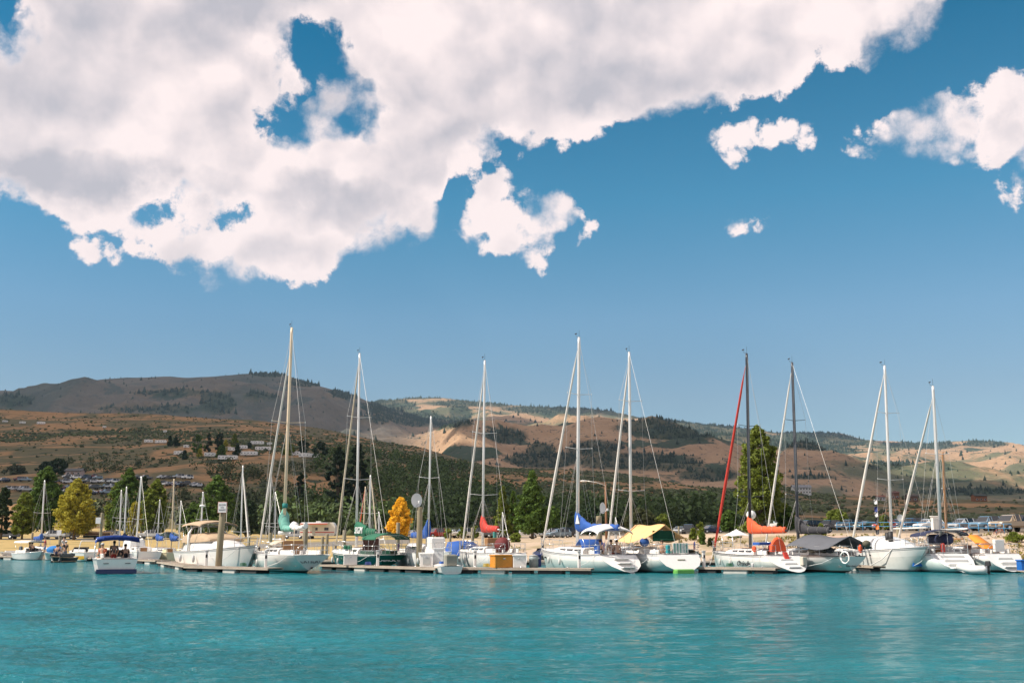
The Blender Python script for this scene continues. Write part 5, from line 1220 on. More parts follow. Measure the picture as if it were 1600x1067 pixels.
m = MB(); e = E(.3); m.box((E(.33).x - .03, 0, e.z + .45), (.10, 1.3, .85), TEAK(), bev=.02); m.build('hatch_boards', root)
m = MB(); m.grid([[(E(.45).x + i * .3, y, E(.5).z + .62 + .22 * (1 - (y / .75) ** 2) + .05 * math.sin(i * 2)) for y in (-.75, -.4, 0, .4, .75)] for i in range(6)], FAB('beige', (.55, .46, .36)), thick=.02); m.build('deck_awning', root)
m = MB(); m.tube([(E(.1).x, .8, E(.1).z), (E(.1).x - .02, .8, E(.1).z + 1.7)], .02, GOLDM, 5); m.build('boom_crutch', root)

# boat 2: dark green
DG = M('green_gelcoat', (.008, .06, .038), .2, coat=.6, var=.04)
root, L, E, st, o = sailboat('dark green hulled sailboat with green sail cover and green bimini', (610, 70), (523, 79.5), 3.1, .96, 1.25, DG, None, M('white_stripe', (.7, .68, .64), .4), stern='counter', hk=dict(sw=.72, rake=1.0),
  rk=dict(mpx=(557, 562), mtop=552, col=ALU(), r_=.095, zb=1.4, fcol=FAB('furled_tan', (.55, .46, .33)), fr=.07, ftop=.96, spread=(.34, .66), sw=1.05, boomlen=.34, boom_z=2.45, cover=None))
x0, x1, zt, bz, xe = o
m = MB(); m.loft([[(x0 - .05 - 2.0 * f_, w_ * .22 * (1 - .2 * f_), bz + z_ + .05 * math.sin(f_ * 6)) for w_, z_ in ((0, -.28), (.8, -.2), (1, .1), (.9, .55 - .25 * f_), (.4, .80 - .30 * f_), (-.4, .80 - .30 * f_), (-.9, .55 - .25 * f_), (-1, .1), (-.8, -.2))] for f_ in (0, .15, .35, .6, .85, 1)], GRC()); m.build('sail_cover', root)
text('SIGM', root, (x0 - 1.0, .25, bz + .16), (R(86), 0, R(180)), .66, M('lettering_white', (.7, .7, .68), .6), ext=.03, shear=.1)
stack_sail(root, x0 - 2.0, bz, xe, bz + .05, .0, GRC(), wid=.14)
name_transom(root, st, 'CHEMICAL G.', .26, M('lettering_white', (.7, .7, .68), .6), .62)
canopy(root, E(-.02).x - .3, E(.20).x, 2.5, 2.1, .32, GRC(), zdeck=1.0)
for t in (.5, .42): m = MB(); m.box((E(t).x, E(t).y * .75, 1.45), (.3, .25, .3), GRC(), bev=.06); m.build('winch_cover', root)
m = MB(); m.box((E(.33).x, 0, 1.6), (.08, 1.2, .9), M('dark_wood', (.08, .03, .02), .5), bev=.02); m.build('hatch_boards', root)
flag(root, E(.01).x, -.6, 1.0, .5)

# boat 3: small boat with blue sail, stern to the left
root, L, E, st, o = sailboat('small white sailboat with blue folded sail, behind the dish piling', (632, 75), (703, 67.2), 2.5, 1.1, 1.2, W(), None, None, cab=(.30, .80, .62, .72), posts=5, wheel=False,
  rk=dict(mpx=(669, 673.5), mtop=650, col=ALU(), r_=.075, zb=1.5, fcol=None, ftop=.97, spread=(.52,), sw=.75, boomlen=.40, boom_z=2.2, cover=BLUEC(), hm=1.25))
m = MB(); e = E(.7); m.box((e.x, 0, e.z + .6), (1.0, 1.1, .9), W(), bev=.12); m.build('wheelhouse', root)

# boat 4: red sail cover
root, L, E, st, o = sailboat('white sailboat with a red sail cover behind the orange dock box', (806, 66.5), (721, 75), 2.9, 1.12, 1.3, W(), None, M('grey_line', (.3, .3, .31), .4), stern='scoop', hk=dict(sw=.78, scoop=.9, rake=.9),
  rk=dict(mpx=(754, 757.5), mtop=563, col=ALU(), r_=.09, zb=1.5, fcol=FURL(), fr=.075, ftop=.93, spread=(.27, .60), sw=1.0, boomlen=.30, boom_z=2.6, cover=REDC(), hm=1.1))
m = MB(); e = E(.20); m.tube([(e.x + .12, -.1, e.z + .55), (e.x - .12, .1, e.z + .55)], .50, M('maroon_canvas', (.14, .02, .02), .8, var=.1), 16); m.build('wheel_cover', root)
m = MB(); e = E(.36); m.box((e.x, 0, e.z + .75), (.5, 1.3, .5), TEAK(), bev=.05); m.build('hatch_boards', root)
m = MB(); m.box((o[4] + .7, 0, o[3] - .45), (.18, .22, .7), M('teal_paint', (.05, .25, .22), .5), bev=.04); m.build('boom_tackle', root)
dock_box(783.5, 63.2, 29, .68, 'orange wooden dock box on the long dock', M('orange_wood', (.55, .22, .02), .5, var=.12, scale=4), 1.0, rz=.35)
dock_box(811, 63.2, 20, .68, 'white dock box right of the orange one', W(), .8, rz=.1)
barrel(834, 63.6, DZ, .66, .27, 'grey trash barrel with a blue liner at the dock edge', M('barrel_grey', (.25, .30, .30), .5, var=.1)); dock_box(841, 64.1, 9, .70, 'small dark blue bin beside the grey barrel', M('bin_blue', (.02, .04, .16), .5), .4)
dock_box(547, 69.4, 20, .62, 'white dock box in front of the dark green hull', W(), .8, rz=.2)
dock_box(667, 65, 20, .75, 'white dock locker with a grey door panel under the spreader boat', W(), .8, window=True)
dock_box(685, 65.2, 15, 1.05, 'pale tall box right of the grey door panel locker', M('pale_box', (.62, .63, .62), .5), .5)
# dinghy with grey tarp
root, L, d = place('dinghy', (706, 62.0), (690, 65.2), 'small white dinghy with a grey-tan motor cover at the dock end', 'dinghy')
E, st = hull(root, L, 1.5, .45, .55, W(), None, None, sw=.9, rake=.3, depth=.2, chine=True, cockpit=False)
m = MB(); m.box((E(.15).x, 0, .80), (.7, .7, .66), FAB('greytan', (.25, .24, .20)), bev=.08); m.build('motor_cover', root)
m = MB(); m.box((E(.6).x, .05, .62), (.5, .6, .14), BLUEC(), bev=.04); m.build('blue_cushion', root)
# blue canopy boat behind
root, L, d = place('motorboat', (735, 79), (699, 75), 'white motorboat with a bright blue canvas enclosure behind the dinghy', 'motorboat')
E, st = hull(root, L, 2.2, .7, .9, W(), None, BLUEC(), sw=.9, rake=.8, chine=True, cockpit=False)
m = MB(); e = E(.35); rg = [[(E(t).x, w * 1.0 * c, E(t).z + h_ * s_) for c, s_ in ((1, 0), (.95, .6), (.8, .95), (0, 1.05), (-.8, .95), (-.95, .6), (-1, 0))] for t, h_, w in ((.05, .9, .95), (.3, 1.15, 1.0), (.6, 1.1, .95), (.75, .3, .8))]
m.loft(rg, BLUEC(), closed=False); c = m.build('canvas_enclosure', root)
for t in (.2, .42): g = MB(); g.box((E(t).x, -1.0, E(t).z + .55), (.55, .04, .4), GLASS(), bev=.01); g.build('clear_window', c)

# boat 5: blue sail cover, white canopy
root, L, E, st, o = sailboat('long white sailboat with a blue sail cover and white shade canopy', (988, 62.9), (846, 71.8), 3.3, 1.06, 1.42, W(), TEAL_BOUNCE, M('grey_line', (.3, .3, .31), .4), stern='scoop', cab=(.36, .80, .40, .66), hk=dict(sw=.84, scoop=1.5, rake=.7, tmat=W()) if False else dict(sw=.84, scoop=1.5, rake=.7),
  rk=dict(mpx=(902, 905), mtop=527, col=ALU(), r_=.115, zb=1.5, fcol=FURL(), fr=.085, ftop=.95, spread=(.46, .0001 + .72), sw=1.1, boomlen=.46, boom_z=2.65, cover=BLUEC(), hm=1.2))
R5, E5, L5 = root, E, L
canopy(root, E(.03).x, E(.34).x, 2.7, 2.42, .28, WHITEC(), 'shade_canopy', along=.25, zdeck=1.1)
text('▲', root, (o[0] - .35, -.25, o[3] + .55), (R(90), 0, 0), .5, WHITEC(), ext=.02, name='sail_emblem') if False else None
m = MB(); m.add([(o[0] - .15, .23, o[3] + .35), (o[0] - .60, .23, o[3] + .35), (o[0] - .35, .23, o[3] + .95), (o[0] - .15, .20, o[3] + .35), (o[0] - .60, .20, o[3] + .35), (o[0] - .35, .20, o[3] + .95)], [(0, 1, 2), (5, 4, 3), (0, 3, 4, 1), (1, 4, 5, 2), (2, 5, 3, 0)], WHITEC()); m.build('sail_emblem', root)
m = MB(); e = E(.06); m.box((e.x, e.y * .92, e.z + .35), (.55, .08, .5), BLUEC(), bev=.03); m.build('lifesling_bag', root)
m = MB(); e = E(.40); m.grid([[(e.x - .1, y, e.z + .38) for y in (-.9, 0, .9)], [(e.x + .25, y, e.z + .95) for y in (-.85, 0, .85)], [(e.x + .8, y, e.z + .55) for y in (-.8, 0, .8)]], BLUEC(), thick=.02); m.build('dodger', root)
flag(root, E(0).x + .1, E(0).y * .7, 1.1, .5); ladder(root, -L / 2 - .02, -.1, .8)
m = MB()
for k in range(3): m.box((-L / 2 + .35 + .42 * k, 0, .35 + .25 * k), (.42, 1.1, .05), W(), bev=.01)
m.build('stern_step', root)
m = MB(); e = E(.78); m.box((e.x, e.y * .95, e.z - .42), (.30, .05, .10), GLASS(), bev=.01, rz=.18); m.build('porthole', root)
f = Frame(root); 
for x_, y_, lab, sh, so_, cap in ((E(.10).x + .3, -.55, 'shirtless person sitting under the white canopy, farthest right', None, ('navy', (.02, .03, .08)), None), (E(.22).x, -.35, 'shirtless person sitting under the white canopy, leaning left', None, ('red', (.4, .05, .04)), ('brown', (.10, .05, .03))), (E(.16).x + .5, .35, 'person in a dark top behind the two shirtless sitters', ('black', (.02, .02, .025)), ('tan', (.3, .22, .14)), None)):
    person(f.w((x_, y_, .62)), root.rotation_euler.z + (2.4 if x_ < E(.12).x else -.3), lab, sh, so_, 'sit', cap=cap)

# boat 6: yellow awning
root, L, E, st, o = sailboat('white sailboat under a large yellow awning, green painted stern foot', (1072, 63.2), (948, 73.0), 3.4, 1.10, 1.4, W(), TEAL_BOUNCE, M('grey_line', (.3, .3, .31), .4), stern='scoop', cab=(.38, .8, .38, .62), hk=dict(sw=.86, scoop=.9, rake=.7),
  rk=dict(mpx=(986, 983), mtop=550, col=ALU(), r_=.105, zb=1.5, fcol=FURL(), fr=.085, ftop=.94, spread=(.28, .74), sw=1.0, boomlen=.40, boom_z=2.5, cover=None))
R6, E6, L6 = root, E, L
m = MB(); rows = []
for i in range(13):
    f_ = i / 12; x = E(.20).x + (E(.60).x - E(.20).x) * f_; zr = 2.92 + .15 * math.sin(f_ * 9) * .3
    rows.append([(x, y, zr - 1.05 * abs(y / 1.45) ** .85 * (1 - .2 * (1 - f_)) - .12 * math.sin(math.pi * f_) * (abs(y) > .5)) for y in (-1.45, -1.1, -.8, -.4, 0, .4, .8, 1.1, 1.45)])
m.grid(rows, YC(), thick=.02); m.build('boom_awning', root)
m = MB(); m.grid([[(E(.23).x, y, z) for y in (-.8, 0, .8)] for z in (1.9, 2.3, 2.55)], GRC(), thick=.01); m.tube([(E(.22).x, -.8, 2.0), (E(.22).x, .8, 2.0)], .03, GRC(), 5); m.build('green_bimini', root)
m = MB(); m.box((-L / 2 + .10, .12, .12), (.5, 1.25, .26), M('lime_green', (.14, .40, .08), .5, var=.15, scale=5), bev=.06); m.build('swim_step', root)
name_on(root, st, 'La Vida', .42, INK(), .62, 1, .34, .3)
m = MB(); e = E(.03); m.box((e.x - .02, -.3, e.z + .38), (.04, 1.1, .62), WHITEC(), bev=.01)
for k in range(5): m.box((e.x - .05, -.72 + k * .21, e.z + .38), (.01, .08, .60), M('towel_green', (.12, .32, .26), .8))
m.build('striped_towel', root)
m = MB(); m.box((e.x + .05, .55, e.z + .33), (.25, .25, .5), M('teal_bag', (.02, .25, .28), .7), bev=.06); m.build('teal_bag', root)
m = MB(); m.ball((E(.25).x, 1.3, E(.25).z + .75), (.35, .3, .28), FAB('deep_blue', (.01, .06, .22)), 6); m.build('motor_hood', root)
m = MB(); m.box((-L / 2 + .62, -.05, .62), (.04, .55, .42), M('seat_beige', (.55, .46, .36), .6), bev=.01); m.build('seat_panel', root)
flag(root, E(0).x + .05, -E(0).y * .8, 1.15, .5)
f = Frame(root); person(f.w((E(.15).x, .5, .6)), root.rotation_euler.z + 2.6, 'person in a light shirt sitting below the yellow awning', ('cream', (.5, .42, .34)), ('grey', (.2, .2, .2)), 'sit')

# boat 7: red furled jib, black mast
BM = M('black_mast', (.018, .022, .03), .35, coat=.3)
root, L, E, st, o = sailboat('white racing sailboat with a black mast, red furled jib and orange sail cover', (1250, 63.1), (1114, 71.6), 3.2, 1.04, 1.22, W(), TEAL_BOUNCE, M('dark_line', (.05, .05, .06), .4), stern='scoop', tmat=SHW, cab=(.36, .78, .36, .60), hk=dict(sw=.86, scoop=1.7, rake=.35),
  rk=dict(mpx=(1172, 1175), mtop=552, col=BM, r_=.105, zb=1.4, fcol=REDC(), fr=.095, ftop=.945, spread=(.26, .62), sw=1.0, boomlen=.42, boom_z=2.5, cover=ORC(), hm=.95, foot_t=.98))
stern_steps(root, L, .9, 3, .22, .40, .62, .36)
name_on(root, st, 'Orinda', .46, INK(), .52, 1, .36, .35)
m = MB(); rg = [[(E(.13).x + x, w * math.cos(a), E(.1).z + .25 + z_ * math.sin(a)) for a in [math.pi * k / 8 for k in range(9)]] for x, w, z_ in ((-.12, .55, .75), (0, .62, .88), (.12, .55, .75))]
m.loft(rg, ORC(), closed=False); m.build('wheel_cover', root)
m = MB(); m.box((E(.0).x - .25, -.15, .95), (.10, .36, .62), REDC(), ry=.5, bev=.03); m.build('life_ring_bag', root)
m = MB(); m.box((E(.30).x, -.3, E(.3).z + .45), (.7, .6, .45), M('red_bag', (.5, .03, .02), .7), bev=.08); m.build('cockpit_bag', root)
m = MB(); m.ball((E(.34).x, 1.0, E(.3).z + .4), (.16, .14, .2), ORC(), 6); m.build('orange_buoy', root)
m = MB(); m.box((E(.36).x, .1, E(.3).z + .72), (.7, 1.3, .18), BLUEC(), bev=.05); m.build('dodger', root)
m = MB(); m.box((-L / 2 + .65, -.8, .72), (.3, .35, .5), M('beige_locker', (.5, .46, .38), .6), bev=.03); m.build('stern_locker', root)
for s in (.2,): fender(root, E(.24).x, E(.24).y + .1, .2, M('fender_grey', (.5, .5, .5), .5), .09, .4)
# boat 8: dark grey mast
GM = M('grey_mast', (.075, .08, .095), .4, .3)
root, L, E, st, o = sailboat('white sailboat with dark grey mast, charcoal tarp and rounded name transom', (1338, 62.9), (1193, 73.2), 3.0, 1.0, 1.2, W(), TEAL_BOUNCE, M('brown_line', (.14, .08, .06), .5), stern='counter', cab=(.34, .76, .40, .62), hk=dict(sw=.48, rake=.9),
  rk=dict(mpx=(1247, 1237.5), mtop=566, col=GM, r_=.105, zb=1.4, fcol=FURL(), fr=.075, ftop=.955, spread=(.28, .68), sw=.9, boomlen=.36, boom_z=2.5, cover=DKC(), hm=1.15, foot_t=.98))
m = MB(); rows = []
for i in range(9):
    f_ = i / 8; x = E(.04).x + (E(.52).x - E(.04).x) * f_
    rows.append([(x, y, 2.22 - .12 * math.sin(math.pi * f_ * 2) - .72 * abs(y / 1.55) ** 1.1) for y in (-1.55, -1.1, -.6, 0, .6, 1.1, 1.55)])
m.grid(rows, FAB('slate', (.10, .105, .12)), thick=.02); m.build('boom_tarp', root)
name_transom(root, st, 'ANTIGONE', .21, INK(), .44); name_transom(root, st, 'ANTIGONE', .12, INK(), .70) if False else None
m = MB(); m.tube([(-L / 2 - .35 + .3 * math.cos(a), 1.0 + .3 * math.cos(a) * .3, .95 + .34 * math.sin(a)) for a in [2 * math.pi * k / 14 for k in range(15)]], .05, W(), 6); m.build('horseshoe_buoy', root)
m = MB(); m.ball((E(.02).x, -.5, 1.45), (.13, .13, .26), ORC(), 6); m.build('orange_buoy', root)
m = MB(); m.ball((E(.0).x, -.8, 1.75), (.25, .25, .22), FAB('dark_olive', (.10, .09, .06)), 6); m.build('barbecue', root)
for k in range(4): m = MB(); m.ball((E(.3 - .06 * k).x, .9, 1.35), (.3, .25, .18), FAB(('dark_olive', 'charcoal', 'cocoa', 'charcoal')[k], (.05, .04, .03)), 6); m.build('gear_bundle', root)
m = MB(); m.box((E(.1).x, 0, .05), (.12, .05, .6), W()); m.build('rudder', root)

# right motor cruiser
root, L, d = place('motor_cruiser', (1350, 74), (1450, 64.6), 'white motor cruiser with bow to the right, between two docked sailboats', 'motorboat')
E, st = hull(root, L, 3.2, 1.25, 1.55, W(), M('shade_white', (.66, .66, .62), .3, coat=.4), M('grey_line', (.3, .3, .31), .4), sw=.92, rake=1.9, chine=True, cockpit=False)
m = MB(); rg = []
for i in range(13):
    f_ = i / 12; e = E(.05 + .75 * f_); hh = .95 * (1 if f_ < .45 else max(.04, 1 - ((f_ - .45) / .55) ** 1.5)); w = e.y * (.86 - .25 * f_)
    rg.append([(e.x, w * c, e.z + hh * s_) for c, s_ in ((1, -.05), (.96, .5), (.78, .85), (.4, 1.0), (0, 1.05), (-.4, 1.0), (-.78, .85), (-.96, .5), (-1, -.05))])
m.loft(rg, W(), closed=False); m.build('cabin', root)
rails(root, E, L, h=.6, t0=.4, t1=.92, posts=6, pushpit=False)
for t in (.30, .48):
    g = MB(); e = E(t); g.ball((e.x, -e.y * .93 - .02, e.z - .28), (.24, .05, .09), GLASS(), 6); g.build('porthole', root)
m = MB(); m.tube([(E(.75).x, -E(.75).y, E(.75).z), (E(.66).x, -E(.66).y - .1, .75), (E(.5).x, -E(.5).y - .15, .25), (E(.3).x, -E(.35).y - .1, .2)], .03, WHITEC(), 6); m.build('mooring_rope', root)
m = MB()
for t, z_ in ((.55, .4), (.6, .45)): m.tube([(E(t).x, -.55, E(t).z + z_), (E(t).x, -.55, E(t).z + z_ + .75)], .16, BLACK(), 8)
m.build('covered_fender', root)

# boat 10 behind it: white mast with flags
root, L, E, st, o = sailboat('white sailboat with the tall mast flying small signal flags', (1480, 71), (1329, 79.5), 3.2, 1.1, 1.35, W(), None, BLUEC(), stern='scoop', hk=dict(sw=.8, scoop=1.),
  rk=dict(mpx=(1393, 1383), mtop=571, col=ALU(), r_=.105, zb=1.5, fcol=FURL(), fr=.095, ftop=.955, spread=(.36, .73), sw=1.25, boomlen=.36, boom_z=2.75, boomcol=M('white_spar', (.7, .68, .64), .4), cover=None))
x0, zt = o[0], o[2]; b0 = empty('signal_flags', (x0 - .1, 1.2, 0)); b0.parent = root
m = MB(); m.tube([(0, 0, 2.2), (0, 0, 1.5 + (zt - 1.5) * .36)], .006, WIRE(), 4); m.build('flag_halyard', b0)
for k, (z_, c, cc) in enumerate(((4.9, 'white', (.75, .72, .7)), (4.35, 'navyf', (.03, .05, .2)), (4.0, 'white', (.75, .72, .7)), (3.55, 'black', (.03, .03, .04)), (3.1, 'orangef', (.8, .2, .03)), (2.75, 'black', (.03, .03, .04)))):
    m = MB(); m.grid([[(.02, 0, z_), (.18, .08, z_ - .05), (.36, 0, z_ - .1)], [(.02, 0, z_ - .38), (.16, .08, z_ - .42), (.30, .02, z_ - .40)]], FAB('flag_' + c, cc), thick=.008); m.build('flag_cloth', b0)
m = MB()
for k in range(5): m.tube([(E(.3 + .1 * k).x, 1.3, 1.3), (E(.38 + .1 * k).x, 1.1, 2.1)], .03, W(), 5)
m.tube([(E(.25).x, 1.2, 2.05), (E(.8).x, 1.0, 2.0)], .04, FAB('beige', (.55, .46, .36)), 6); m.build('cradle_frame', root)
# boat 11: navy bimini, dinghy
root, L, E, st, o = sailboat('white sailboat with navy bimini and a white dinghy at its stern', (1510, 63.6), (1400, 72.4), 3.4, 1.12, 1.4, W(), TEAL_BOUNCE, M('grey_line', (.3, .3, .31), .4), stern='scoop', tmat=SHW, hk=dict(sw=.74, scoop=1.9, rake=.7),
  rk=dict(mpx=(1470, 1457.5), mtop=603, col=ALU(), r_=.105, zb=1.5, fcol=FURL(), fr=.085, ftop=.93, spread=(.57,), sw=.85, boomlen=.36, boom_z=2.6, cover=None))
canopy(root, E(.02).x, E(.34).x, 2.9, 2.35, .28, NVC(), zdeck=1.1); canopy(root, E(.36).x, E(.50).x, 2.4, 2.3, .2, NVC(), 'dodger', zdeck=1.3)
m = MB(); rg = [[(E(.04).x + t_ * 2.6, -.2 + .36 * math.cos(a) * k_, 2.0 + .34 * math.sin(a) * k_) for a in [2 * math.pi * q / 10 for q in range(10)]] for t_, k_ in ((0, .6), (.1, 1), (.5, 1.05), (.9, 1), (1, .6))]
m.loft(rg, NVC()); m.build('rolled_side_curtain', root)
m = MB(); m.box((E(.52).x, E(.5).y + .02, .38), (.6, .1, .25), BLUEC(), bev=.04); m.build('fender_board', root)
stern_steps(root, L, 1.5, 4, .24, .45, .40, .28); m = MB(); m.box((E(.1).x, .3, 1.5), (.3, .25, .55), M('red_flag_roll', (.4, .05, .04), .8), bev=.08); m.build('life_jacket', root)
r2, L2, d2 = place('inflatable_dinghy', (1544, 61.4), (1497, 62.3), 'white inflatable dinghy with outboard lying behind the navy bimini sailboat', 'dinghy')
m = MB()
for s in (-1, 1): m.tube([(-L2 / 2, s * .5, .28), (-L2 / 2 + .15, s * .5, .28), (0, s * .52, .28), (L2 / 2 - .5, s * .42, .34), (L2 / 2, 0, .42)], [.10, .22, .23, .22, .2], M('hypalon', (.72, .70, .67), .5), 10)
m.build('tube', r2); m = MB(); m.box((-L2 / 2 + .2, 0, .3), (.08, .8, .45), W()); m.box((0, 0, .12), (L2 * .7, .8, .06), M('floor_grey', (.4, .4, .4), .6)); m.build('floor_board', r2); outboard(r2, -L2 / 2 + .1, .35, BLACK(), .8)
# boat 12: rightmost
root, L, E, st, o = sailboat('rightmost white sailboat with the short wooden mast and orange cushions', (1584, 64.4), (1446, 73.0), 3.1, 1.12, 1.3, W(), TEAL_BOUNCE, M('brown_line', (.14, .08, .06), .5), stern='scoop', tmat=SHW, hk=dict(sw=.8, scoop=1.0),
  rk=dict(mpx=(1479, 1473), mtop=706, col=TEAK(), r_=.09, zb=1.5, spread=(.6,), sw=.3, boomlen=.2, boom_z=2.0, cover=None, back=False, instr=False))
stern_steps(root, L, 1.0, 3, .26, .30, .25, .35)
name_on(root, st, 'Tuna', .24, INK(), .80, 1, .30); name_on(root, st, 'Persuasion', .26, INK(), .54, 1, .30)
m = MB(); m.grid([[(E(.42).x, y, 2.3) for y in (-.4, 0, .4)], [(E(.30).x, y, 1.75) for y in (-.5, 0, .5)], [(E(.2).x, y, 1.45) for y in (-.5, 0, .5)]], FAB('orange', (.85, .26, .02)), thick=.06); m.build('orange_cushion', root)
m = MB(); m.box((E(.12).x, -.3, 1.62), (.25, .7, .75), W(), bev=.03); m.build('stern_seat', root)
m = MB(); m.box((E(.34).x, .9, 1.5), (.4, .3, .3), M('dark_wood', (.08, .03, .02), .5), bev=.02); m.build('gear_box', root)
dock_box(1604, 62, 22, .55, 'bright blue box at the right picture edge', M('box_blue', (.01, .12, .42), .5), .6, z=.2)
dock((1590, 66), (1640, 61.4), 'dock corner at the right picture edge under the blue box', 1.2, z=.2)
dock_box(1432, 66.2, 14, .3, 'flat blue fender box below the right cruiser bow', M('box_blue', (.01, .12, .42), .5), .5, z=.32)

# ------------------------------------------------------------------ smaller masts behind the main row
G7 = 'smaller sailboats moored farther back'
def far_sail(label, s, b, mp, top, col=None, fs=.8, cov=None, spread=(.5,), fcol=None, low=None, top_m=None, B=2.3, r_=.06, sw=.5, fr=.05, ftop=.95, **k):
    return sailboat(label, s, b, B, fs, fs + .15, top_m or W(), low, None, cab=(.3, .75, .38, .62), wins=2, posts=0, wheel=False, group=G7, rk=dict(mpx=mp, mtop=top, col=col or ALU(), r_=r_, zb=1.15, fcol=fcol, fr=fr, ftop=ftop, spread=spread, sw=sw, boomlen=.36, boom_z=1.95, cover=cov, hm=.4, instr=False), **k)
WH = None
far_sail('small far sailboat with a blue sail, leftmost thin mast', (44, 116), (80, 113), (64.5, 70), 750, cov=BLUEC(), r_=.09, sw=1.0)
far_sail('far sailboat with the left one of two close thin masts', (172, 112), (200, 108), (187, 189.5), 765, r_=.08, sw=.8)
far_sail('far sailboat with the right one of two close thin masts', (182, 104), (206, 100), (194, 198), 760, r_=.075, spread=(.42,), sw=.8, cov=NVC())
far_sail('sailboat with a tall right-leaning mast behind the blue-topped motorboat', (233, 88), (205, 97), (213, 222.5), 744, fs=.95, r_=.085, spread=(.4,), B=2.6)
far_sail('small grey covered sailboat with blue boom below a thin mast', (262, 101), (234, 104), (246, 250), 780, cov=BLUEC(), top_m=M('silver_hull', (.5, .5, .52), .4))
far_sail('cream hulled small sailboat with a golden wooden mast', (274, 90.5), (244, 92.5), (268.5, 272), 748, col=GOLDM, cov=BLUEC(), top_m=CREAM(), fs=.85, sw=.5, spread=(.58,))
far_sail('small white sailboat with a thin mast right of the golden mast', (300, 92), (276, 95), (280, 283), 782, sw=.55)
far_sail('sailboat with a white radar dome on its mast, left of the cruiser', (332, 94), (306, 97), (313, 317.5), 768, sw=.6, r_=.08)
far_sail('sailboat behind the cruiser whose jib leans toward the tan canopy', (360, 93), (390, 88), (376.5, 377), 727, fcol=FURL(), spread=(.2,), sw=.8, r_=.07, fr=.07, ftop=.9)
far_sail('sailboat behind the gold mast boat, left thin mast', (440, 92), (412, 95), (420, 424), 740, sw=.8, spread=(.33,))
far_sail('sailboat behind the gold mast boat, right thin mast with crossbar', (450, 88), (424, 92), (430, 430), 768, sw=.9, spread=(.38,))
far_sail('sailboat with orange furled sails behind the green sail cover', (586, 92), (556, 96), (567, 571), 760, col=GOLDM, fcol=ORC(), cov=None, spread=(.4,), sw=.5)
far_sail('sailboat behind the green bimini with tan furled jib leaning right', (560, 86), (592, 83), (577, 579), 742, fcol=FAB('furled_tan', (.55, .46, .33)), r_=.08, spread=(.48,), sw=.9, fr=.06, ftop=.97)
far_sail('tiny mast sailboat just left of the golden orange tree', (604, 88), (584, 91), (593, 592), 799, sw=.4)
far_sail('small sailboat hidden behind the orange dock box with a short mast', (800, 84), (770, 88), (785.5, 785.5), 800, sw=.3)
far_sail('sailboat with a short white mast behind the white canopy boat', (975, 84), (948, 88), (962, 962), 808, sw=.3)
for px in (317.5,):
    p = P(px, 790, 95.2); o_ = [o for o in scene.objects if o.get('label', '').startswith('sailboat with a white radar dome')][0]
    mw = Matrix.Translation(o_.location) @ Matrix.Rotation(o_.rotation_euler.z, 4, 'Z'); q = mw.inverted() @ P(316, 790, o_.location.y)
    m = MB(); m.ball(tuple(q), (.28, .28, .13), W(), 6); m.build('radar_dome', o_)

# ------------------------------------------------------------------ motorboats of the left basin
def runabout(label, s, b, B, fs, fb, top=None, low=None, stripe=None, name='motorboat', screen=True, boot=None, cat='motorboat', depth=.3, **k):
    root, L, d = place(name, s, b, label, cat)
    E, st = hull(root, L, B, fs, fb, top or W(), low, stripe, sw=.9, rake=.8, chine=True, boot=boot, depth=depth, cp_=(.06, .60), **k)
    if screen:
        m = MB(); e = E(.64); z = e.z + .02; w = e.y * .8
        m.grid([[(e.x + .35 - .3 * abs(y / w) ** 2, y, z) for y in (-w, -w * .5, 0, w * .5, w)], [(e.x - .05 - .3 * abs(y / w) ** 2, y, z + .45) for y in (-w * .9, -w * .45, 0, w * .45, w * .9)]], GLASS(), thick=.015); m.build('windscreen', root)
    for y in (-.45, .45): m = MB(); m.box((E(.42).x, y * B / 2, fs * .7), (.5, .5, .55), M('seat_beige', (.55, .46, .36), .6), bev=.08); m.build('seat', root)
    return root, L, E, st
root, L, E, st = runabout('white motorboat with a navy blue top, seen from its stern', (182.5, 61.8), (176, 67.8), 2.55, .86, 1.05, W(), M('trim_pink', (.68, .6, .57), .4), M('grey_line', (.3, .3, .31), .4), boot=NAVY(), screen=True)
canopy(root, E(.0).x + .3, E(.45).x, 2.45, 2.12, .14, FAB('navyblue', (.012, .05, .26)), zdeck=.9, skirt=.26)
m = MB(); m.box((-L / 2 - .04, 0, .16), (.06, 2.25, .26), NAVY(), bev=.01); m.build('stern_band', root)
for y in (-.6, .6): m = MB(); m.box((-L / 2 + .02, y, .62), (.05, .3, .035), BLACK()); m.build('vent', root)
f = Frame(root); rz = root.rotation_euler.z
person(f.w((-.6, .10, .24)), rz + .1, 'standing person in a grey shirt and red shorts under the blue top', ('grey', (.10, .10, .10)), ('red', (.4, .05, .04)), 'stand', scale=.95)
person(f.w((-1.2, -.55, .38)), rz + .3, 'person in a black shirt sitting at the stern under the blue top', ('black', (.02, .02, .025)), ('navy', (.02, .03, .08)), 'sit', hair='black')
person(f.w((.1, .7, .42)), rz + 2.6, 'person in an orange shirt sitting at the left under the blue top', ('coral', (.65, .16, .08)), ('tan', (.3, .22, .14)), 'sit', cap=('white', (.7, .7, .68)))
DH = M('dark_hull', (.015, .022, .028), .4, var=.08)
root, L, d = place('jon_boat', (112, 93), (83, 90.5), 'low dark fishing boat carrying three people', 'boat')
E, st = hull(root, L, 1.6, .42, .5, DH, None, M('tan_rim', (.35, .25, .16), .6), sw=.9, rake=.3, chine=True, depth=.15, cp_=(.1, .85)); outboard(root, -L / 2 + .1, .4, BLACK(), .7)
f = Frame(root); rz = root.rotation_euler.z
